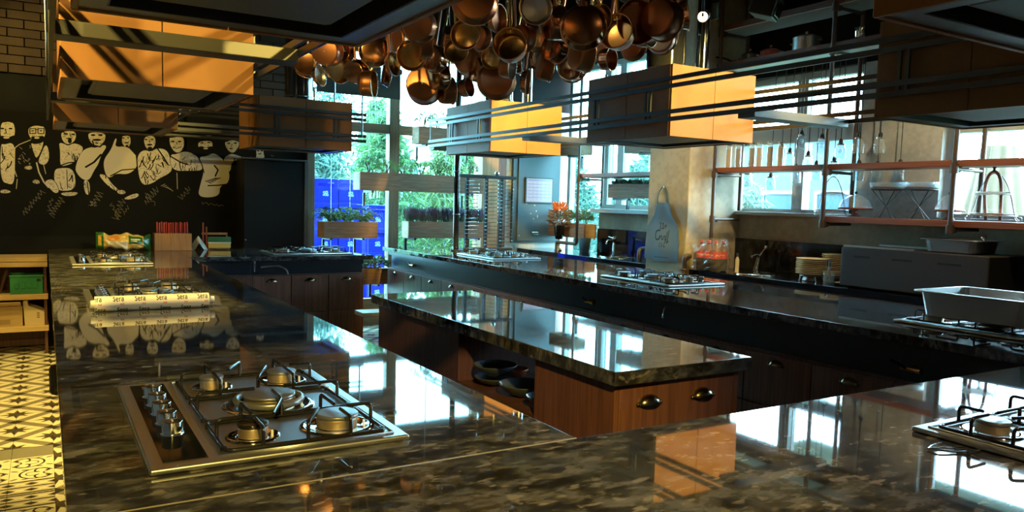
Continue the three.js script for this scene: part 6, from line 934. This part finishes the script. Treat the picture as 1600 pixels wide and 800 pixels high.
{
  const t = thing('knife_box', 'wooden box holding a row of red handled knives', 'box', [0.985, TOP, -7.60]), lw = metres(std([1, 1, 1], 0.6, { map: woodTex([0.40, 0.20, 0.07], [0.26, 0.12, 0.04], 720) }), 1);
  for (const s of [-1, 1]) { mesh('long_board', rbb(-0.155, 0.155, 0, 0.155, s * 0.06 - 0.008, s * 0.06 + 0.008, 0.003), lw, t); mesh('end_board', rbb(s * 0.147 - 0.008, s * 0.147 + 0.008, 0, 0.155, -0.051, 0.051, 0.003), lw, t); } mesh('divider', rbb(-0.03, -0.022, 0.004, 0.16, 0.069, 0.072, 0.001), lw, t);
  const red = std([0.34, 0.022, 0.018], 0.45), kp = [];
  for (let i = 0; i < 14; i++) { const x = 0.985 - 0.125 + i * 0.0192, k = thing('knife', 'red handled knife standing in the wooden box', 'knife', [x, TOP + 0.005, -7.60 + rr(-0.02, 0.02)], rr(-0.2, 0.2), 'red handled knives in the box'); mesh('blade', bx(0.0015, 0.15, 0.03, 0, 0.076, 0), mat.steel, k); mesh('handle', rb(0.013, 0.095, 0.024, 0.005, 0, 0.2 + rr(-0.006, 0.006), 0, rr(-0.06, 0.06)), red, k); }
  const c = thing('folded_napkin', 'crumpled grey napkin beside the wooden knife box', 'napkin', [1.215, TOP, -7.66]); const np = [], ix = []; const NN = 14; let s3 = 31; const r3 = () => (s3 = (s3 * 16807) % 2147483647) / 2147483647;
  for (let j = 0; j <= NN; j++) for (let i = 0; i <= NN; i++) { const u = i / NN * 2 - 1, v = j / NN * 2 - 1, h = Math.max(0, 1 - Math.abs(u) * 0.9 - Math.abs(v) * 0.55); np.push(u * 0.075, 0.125 * Math.pow(h, 0.9) + 0.012 * r3() * h + 0.002, v * 0.06 + 0.01 * r3()); }
  for (let j = 0; j < NN; j++) for (let i = 0; i < NN; i++) { const a = j * (NN + 1) + i, b = a + NN + 1; ix.push(a, b, a + 1, b, b + 1, a + 1); }
  const ng = new THREE.BufferGeometry(); ng.setAttribute('position', new THREE.Float32BufferAttribute(np, 3)); ng.setAttribute('uv', new THREE.Float32BufferAttribute(new Float32Array(np.length / 3 * 2), 2)); ng.setIndex(ix); ng.computeVertexNormals(); mesh('cloth', ng, std([0.42, 0.40, 0.36], 0.9, { side: THREE.DoubleSide }), c);
  const w = thing('wooden_stand', 'small wooden frame stand with two upright sticks', 'stand', [1.37, TOP, -7.70]); mesh('base', rbb(-0.11, 0.12, 0, 0.012, -0.05, 0.04, 0.003), lw, w); mesh('rail', rbb(-0.11, 0.12, 0.135, 0.155, -0.05, -0.035, 0.003), lw, w); for (const [x, h] of [[-0.1, 0.25], [-0.07, 0.21], [0.11, 0.15]]) mesh('stick', rbb(x - 0.006, x + 0.006, 0.012, h, -0.034, -0.022, 0.002), std([0.26, 0.06, 0.03], 0.6), w);
  const b = thing('tea_box', 'green lidded yellow box on the small wooden stand', 'box', [1.40, TOP + 0.013, -7.68]); mesh('box', rbb(-0.09, 0.1, 0, 0.055, -0.03, 0.04, 0.004), std([0.62, 0.40, 0.08], 0.4), b); mesh('lid', rbb(-0.092, 0.102, 0.055, 0.105, -0.032, 0.042, 0.006), std([0.03, 0.14, 0.06], 0.4), b); mesh('band', rbb(-0.093, 0.103, 0.044, 0.058, -0.033, 0.043, 0.002), std([0.6, 0.55, 0.42], 0.5), b);
}
{ // bent steel whisk wires left on the foreground worktop
  const t = thing('wire_loop', 'loop of thin steel wire lying left of the foreground hob', 'wire', [1.70, TOP + 0.003, -0.93]);
  mesh('wire', [wire(rounded([[-0.05, 0, -0.02], [-0.045, 0.004, 0.0], [-0.02, 0, 0.02], [0.02, 0, 0.035], [0.07, 0, 0.04], [0.12, 0, 0.035]], 0.02), 0.0022, 6), wire(rounded([[-0.05, 0, -0.02], [-0.03, 0, -0.018], [0.0, 0, 0.0], [0.04, 0, 0.012]], 0.02), 0.0018, 6), wire(rounded([[-0.05, 0, -0.02], [-0.02, 0, -0.03], [0.03, 0, -0.033]], 0.01), 0.0018, 6)], mat.steelPol, t);
}

// ---------------------------------------------------------------- outside
const grassM = metres(std([1, 1, 1], 0.95, { map: tex(256, 256, (u, v) => mix3([0.035, 0.075, 0.03], [0.075, 0.13, 0.05], fbm(u, v, 8, 8, 4, 800)), [2, 2]) }));
{ const o = struct('ground', [bb(-14, 40, -0.4, -0.16, -40, WZ - 0.16), bb(OUT + 0.01, 40, -0.4, -0.16, WZ - 0.16, 14)], grassM); }
struct('hillside', place(new THREE.SphereGeometry(1, 32, 16).scale(9, 3.2, 14), 22, -1.5, 2), grassM);
// stacked blue drink crates outside the far window
{
  const blue = std([0.02, 0.03, 0.85], 0.35), print = canvasTex(128, 96, (g) => { g.fillStyle = '#1a2fe0'; g.fillRect(0, 0, 128, 96); g.fillStyle = '#cfe6ff'; for (const [x, y, r] of [[44, 30, 15], [74, 28, 17], [58, 56, 15], [84, 58, 14], [36, 60, 10]]) { g.beginPath(); g.arc(x, y, r, 0, 7); g.fill(); } g.fillStyle = '#1a2fe0'; for (const [x, y, r] of [[46, 31, 6], [73, 30, 7], [60, 57, 6], [84, 58, 5]]) { g.beginPath(); g.arc(x, y, r, 0, 7); g.fill(); } });
  const pm = new THREE.MeshStandardMaterial({ map: print, roughness: 0.4 });
  let proto; const cols = [[2.86, 6], [3.17, 6], [3.52, 5]];
  cols.forEach(([x, n], c) => { for (let j = 0; j < n; j++) {
    const lab = 'blue drink crate outside the window, ' + ['left', 'middle', 'right'][c] + ' stack, ' + (j === 0 ? 'bottom one' : j === n - 1 ? 'top one' : ord[j] + ' from the ground'), p = [x, -0.159 + j * 0.3, -9.25];
    if (!proto) {
      proto = thing('drink_crate', lab, 'crate', p, 0, 'blue crates outside the far window');
      mesh('shell', [rbb(-0.148, 0.148, 0, 0.012, -0.19, 0.19, 0.004), rbb(-0.148, 0.148, 0.013, 0.20, 0.176, 0.188, 0.004), rbb(-0.148, -0.10, 0.2, 0.29, 0.176, 0.188, 0.004), rbb(0.10, 0.148, 0.2, 0.29, 0.176, 0.188, 0.004), rbb(-0.148, 0.148, 0.255, 0.297, 0.172, 0.19, 0.004), rbb(-0.148, 0.148, 0.013, 0.297, -0.188, -0.176, 0.004), rbb(-0.148, -0.136, 0.013, 0.297, -0.175, 0.175, 0.004), rbb(0.136, 0.148, 0.013, 0.297, -0.175, 0.175, 0.004)], blue, proto);
      mesh('bottle_bed', bb(-0.13, 0.13, 0.02, 0.24, -0.17, 0.17), blue, proto);
      const pg = new THREE.PlaneGeometry(0.13, 0.1); pg.translate(0, 0.115, 0.1885); mesh('printed_mark', pg, pm, proto);
    } else dup(proto, lab, p);
  } });
}
// tall bamboo and trees beyond the glass
const lush = [0.075, 0.16, 0.045], yel = [0.12, 0.18, 0.05], blueGreen = [0.055, 0.125, 0.095], hedgeC = [0.06, 0.13, 0.09];
const treeM = new THREE.MeshPhysicalMaterial({ vertexColors: true, roughness: 0.95, side: THREE.DoubleSide, transmission: 0.4, thickness: 0 });
function tree(label, x, z, h, r, c, n = 2600, l = 0.22, w = 0.036) {
  const t = thing('garden_tree', label, 'tree', [x, -0.16, z], 0, 'trees outside the windows');
  const fo = foliage('foliage', clump(n, () => { const a = rr(0, 6.28), q = Math.sqrt(rr(0, 1)), y = h * (0.06 + 0.94 * Math.pow(rnd(), 0.85)), k = Math.sin(Math.min(1, y / h * 1.05) * 2.7 + 0.25); return [[r * q * k * Math.cos(a), y, r * q * k * Math.sin(a)], [rr(-1, 1), rr(-1.1, 0.6), rr(-1, 1)], l * rr(0.6, 1.3), w, vary(c, 0.45)]; }), t); fo.material = treeM;
  mesh('trunk', [cy(0.03, 0.06, h * 0.8, 0, h * 0.4, 0, 0, 0, 0, 8), cy(0.02, 0.035, h * 0.7, 0.12, h * 0.35, 0.06, 0, 0, -0.06, 8)], std([0.13, 0.10, 0.06], 0.9), t); return t;
}
tree('bright bamboo clump right of the blue crates', 4.1, -10.3, 2.75, 0.55, lush); tree('yellow green bamboo behind the high planter', 5.3, -10.9, 2.35, 0.6, yel); tree('bamboo clump seen above the long planter', 5.0, -13.0, 3.3, 0.55, lush); tree('blue green tree at the left of the far window', 5.75, -17.8, 4.6, 1.0, blueGreen, 2800); tree('shaded tree seen above the blue crates', 3.75, -12.0, 2.65, 0.62, blueGreen); tree('leafy tree behind the steel post', 6.3, -12.2, 2.5, 0.7, lush); tree('tree outside at the corner of the side window', 8.3, -12.6, 2.6, 0.75, blueGreen); tree('teal leafed bush outside the side window', 7.7, -9.3, 2.1, 0.7, blueGreen); tree('broad bush outside beside the plaster column', 9.0, -10.7, 2.3, 0.8, blueGreen);
single('yard_awning', [rbb(OUT + 0.02, 7.5, 2.98, 3.06, -5.7, 3.0, 0.01)], std([0.30, 0.31, 0.32], 0.7), 'grey awning roof outside above the right windows', 'awning');
for (let i = 0; i < 4; i++) tree('tall clipped hedge bush far behind the far window, ' + ord[i] + ' from left', 4.2 + i * 2.2, -15.2 - (i % 2) * 0.4, [2.9, 2.75, 2.85, 2.7, 2.8, 2.9][i], 1.0, hedgeC, 3600, 0.26, 0.07);
for (let i = 0; i < 2; i++) tree('tall clipped hedge bush beyond the side window, ' + ord[i] + ' from left', 11.3 - i * 0.3, -12.9 + i * 2.2, 2.6, 1.05, hedgeC, 3000, 0.26, 0.07);
// building across the yard, garden cover
{
  const wallM = std([0.04, 0.085, 0.105], 0.8), fr = std([0.16, 0.2, 0.21], 0.5), t = thing('yard_building', 'blue grey building with white window frames across the yard', 'building', [15, -0.16, -13.0]);
  mesh('wall', bb(-0.2, 0.2, 0, 3.2, -2, 3.4), wallM, t); mesh('roof', rbb(-0.4, 0.5, 3.2, 3.3, -2.2, 3.6, 0.02), fr, t);
  for (const z of [-1.0, 0.5, 2.0]) { const w = mesh('window_frame', [bb(-0.25, -0.2, 1.05, 1.13, z - 0.5, z + 0.5), bb(-0.25, -0.2, 1.95, 2.03, z - 0.5, z + 0.5), bb(-0.25, -0.2, 1.13, 1.95, z - 0.5, z - 0.42), bb(-0.25, -0.2, 1.13, 1.95, z + 0.42, z + 0.5)], fr, t); mesh('window_pane', bb(-0.215, -0.202, 1.13, 1.95, z - 0.42, z + 0.42), std([0.03, 0.06, 0.09], 0.2), w); }
  mesh('door', bb(-0.23, -0.2, 0, 2.05, 2.65, 3.3), fr, t);
}
{
  const pos = [], uv = [], idx = [], N = 60, Hn = 14;
  for (let j = 0; j <= Hn; j++) for (let i = 0; i <= N; i++) { const a = i / N * Math.PI * 2, y = j / Hn, r = (0.62 - 0.46 * Math.pow(y, 0.8)) * (1 + 0.09 * Math.sin(9 * a + 1.5 * Math.sin(3 * y)) + 0.04 * Math.sin(17 * a)); pos.push(r * Math.cos(a), y * 2.35, r * Math.sin(a)); uv.push(i / N, y); }
  for (let j = 0; j < Hn; j++) for (let i = 0; i < N; i++) { const a = j * (N + 1) + i, b = a + N + 1; idx.push(a, b, a + 1, b, b + 1, a + 1); }
  const g = new THREE.BufferGeometry(); g.setAttribute('position', new THREE.Float32BufferAttribute(pos, 3)); g.setAttribute('uv', new THREE.Float32BufferAttribute(uv, 2)); g.setIndex(idx); g.computeVertexNormals();
  const m = std([0.09, 0.066, 0.036], 0.85), t = thing('parasol_cover', 'folded tan parasol outside the rightmost window, left one', 'parasol', [9.1, -0.16, -4.7], 0, 'folded parasols in the yard');
  mesh('cloth', g, m, t); mesh('pole', cy(0.03, 0.03, 2.6, 0, 1.3, 0), mat.steelDull, t);
  dup(t, 'folded tan parasol outside the rightmost window, right one', [10.2, -0.16, -4.0], 0.7);
}

scene.traverse((o) => { if (o.isMesh) { o.castShadow = true; o.receiveShadow = true; } });
renderer.render(scene, camera);
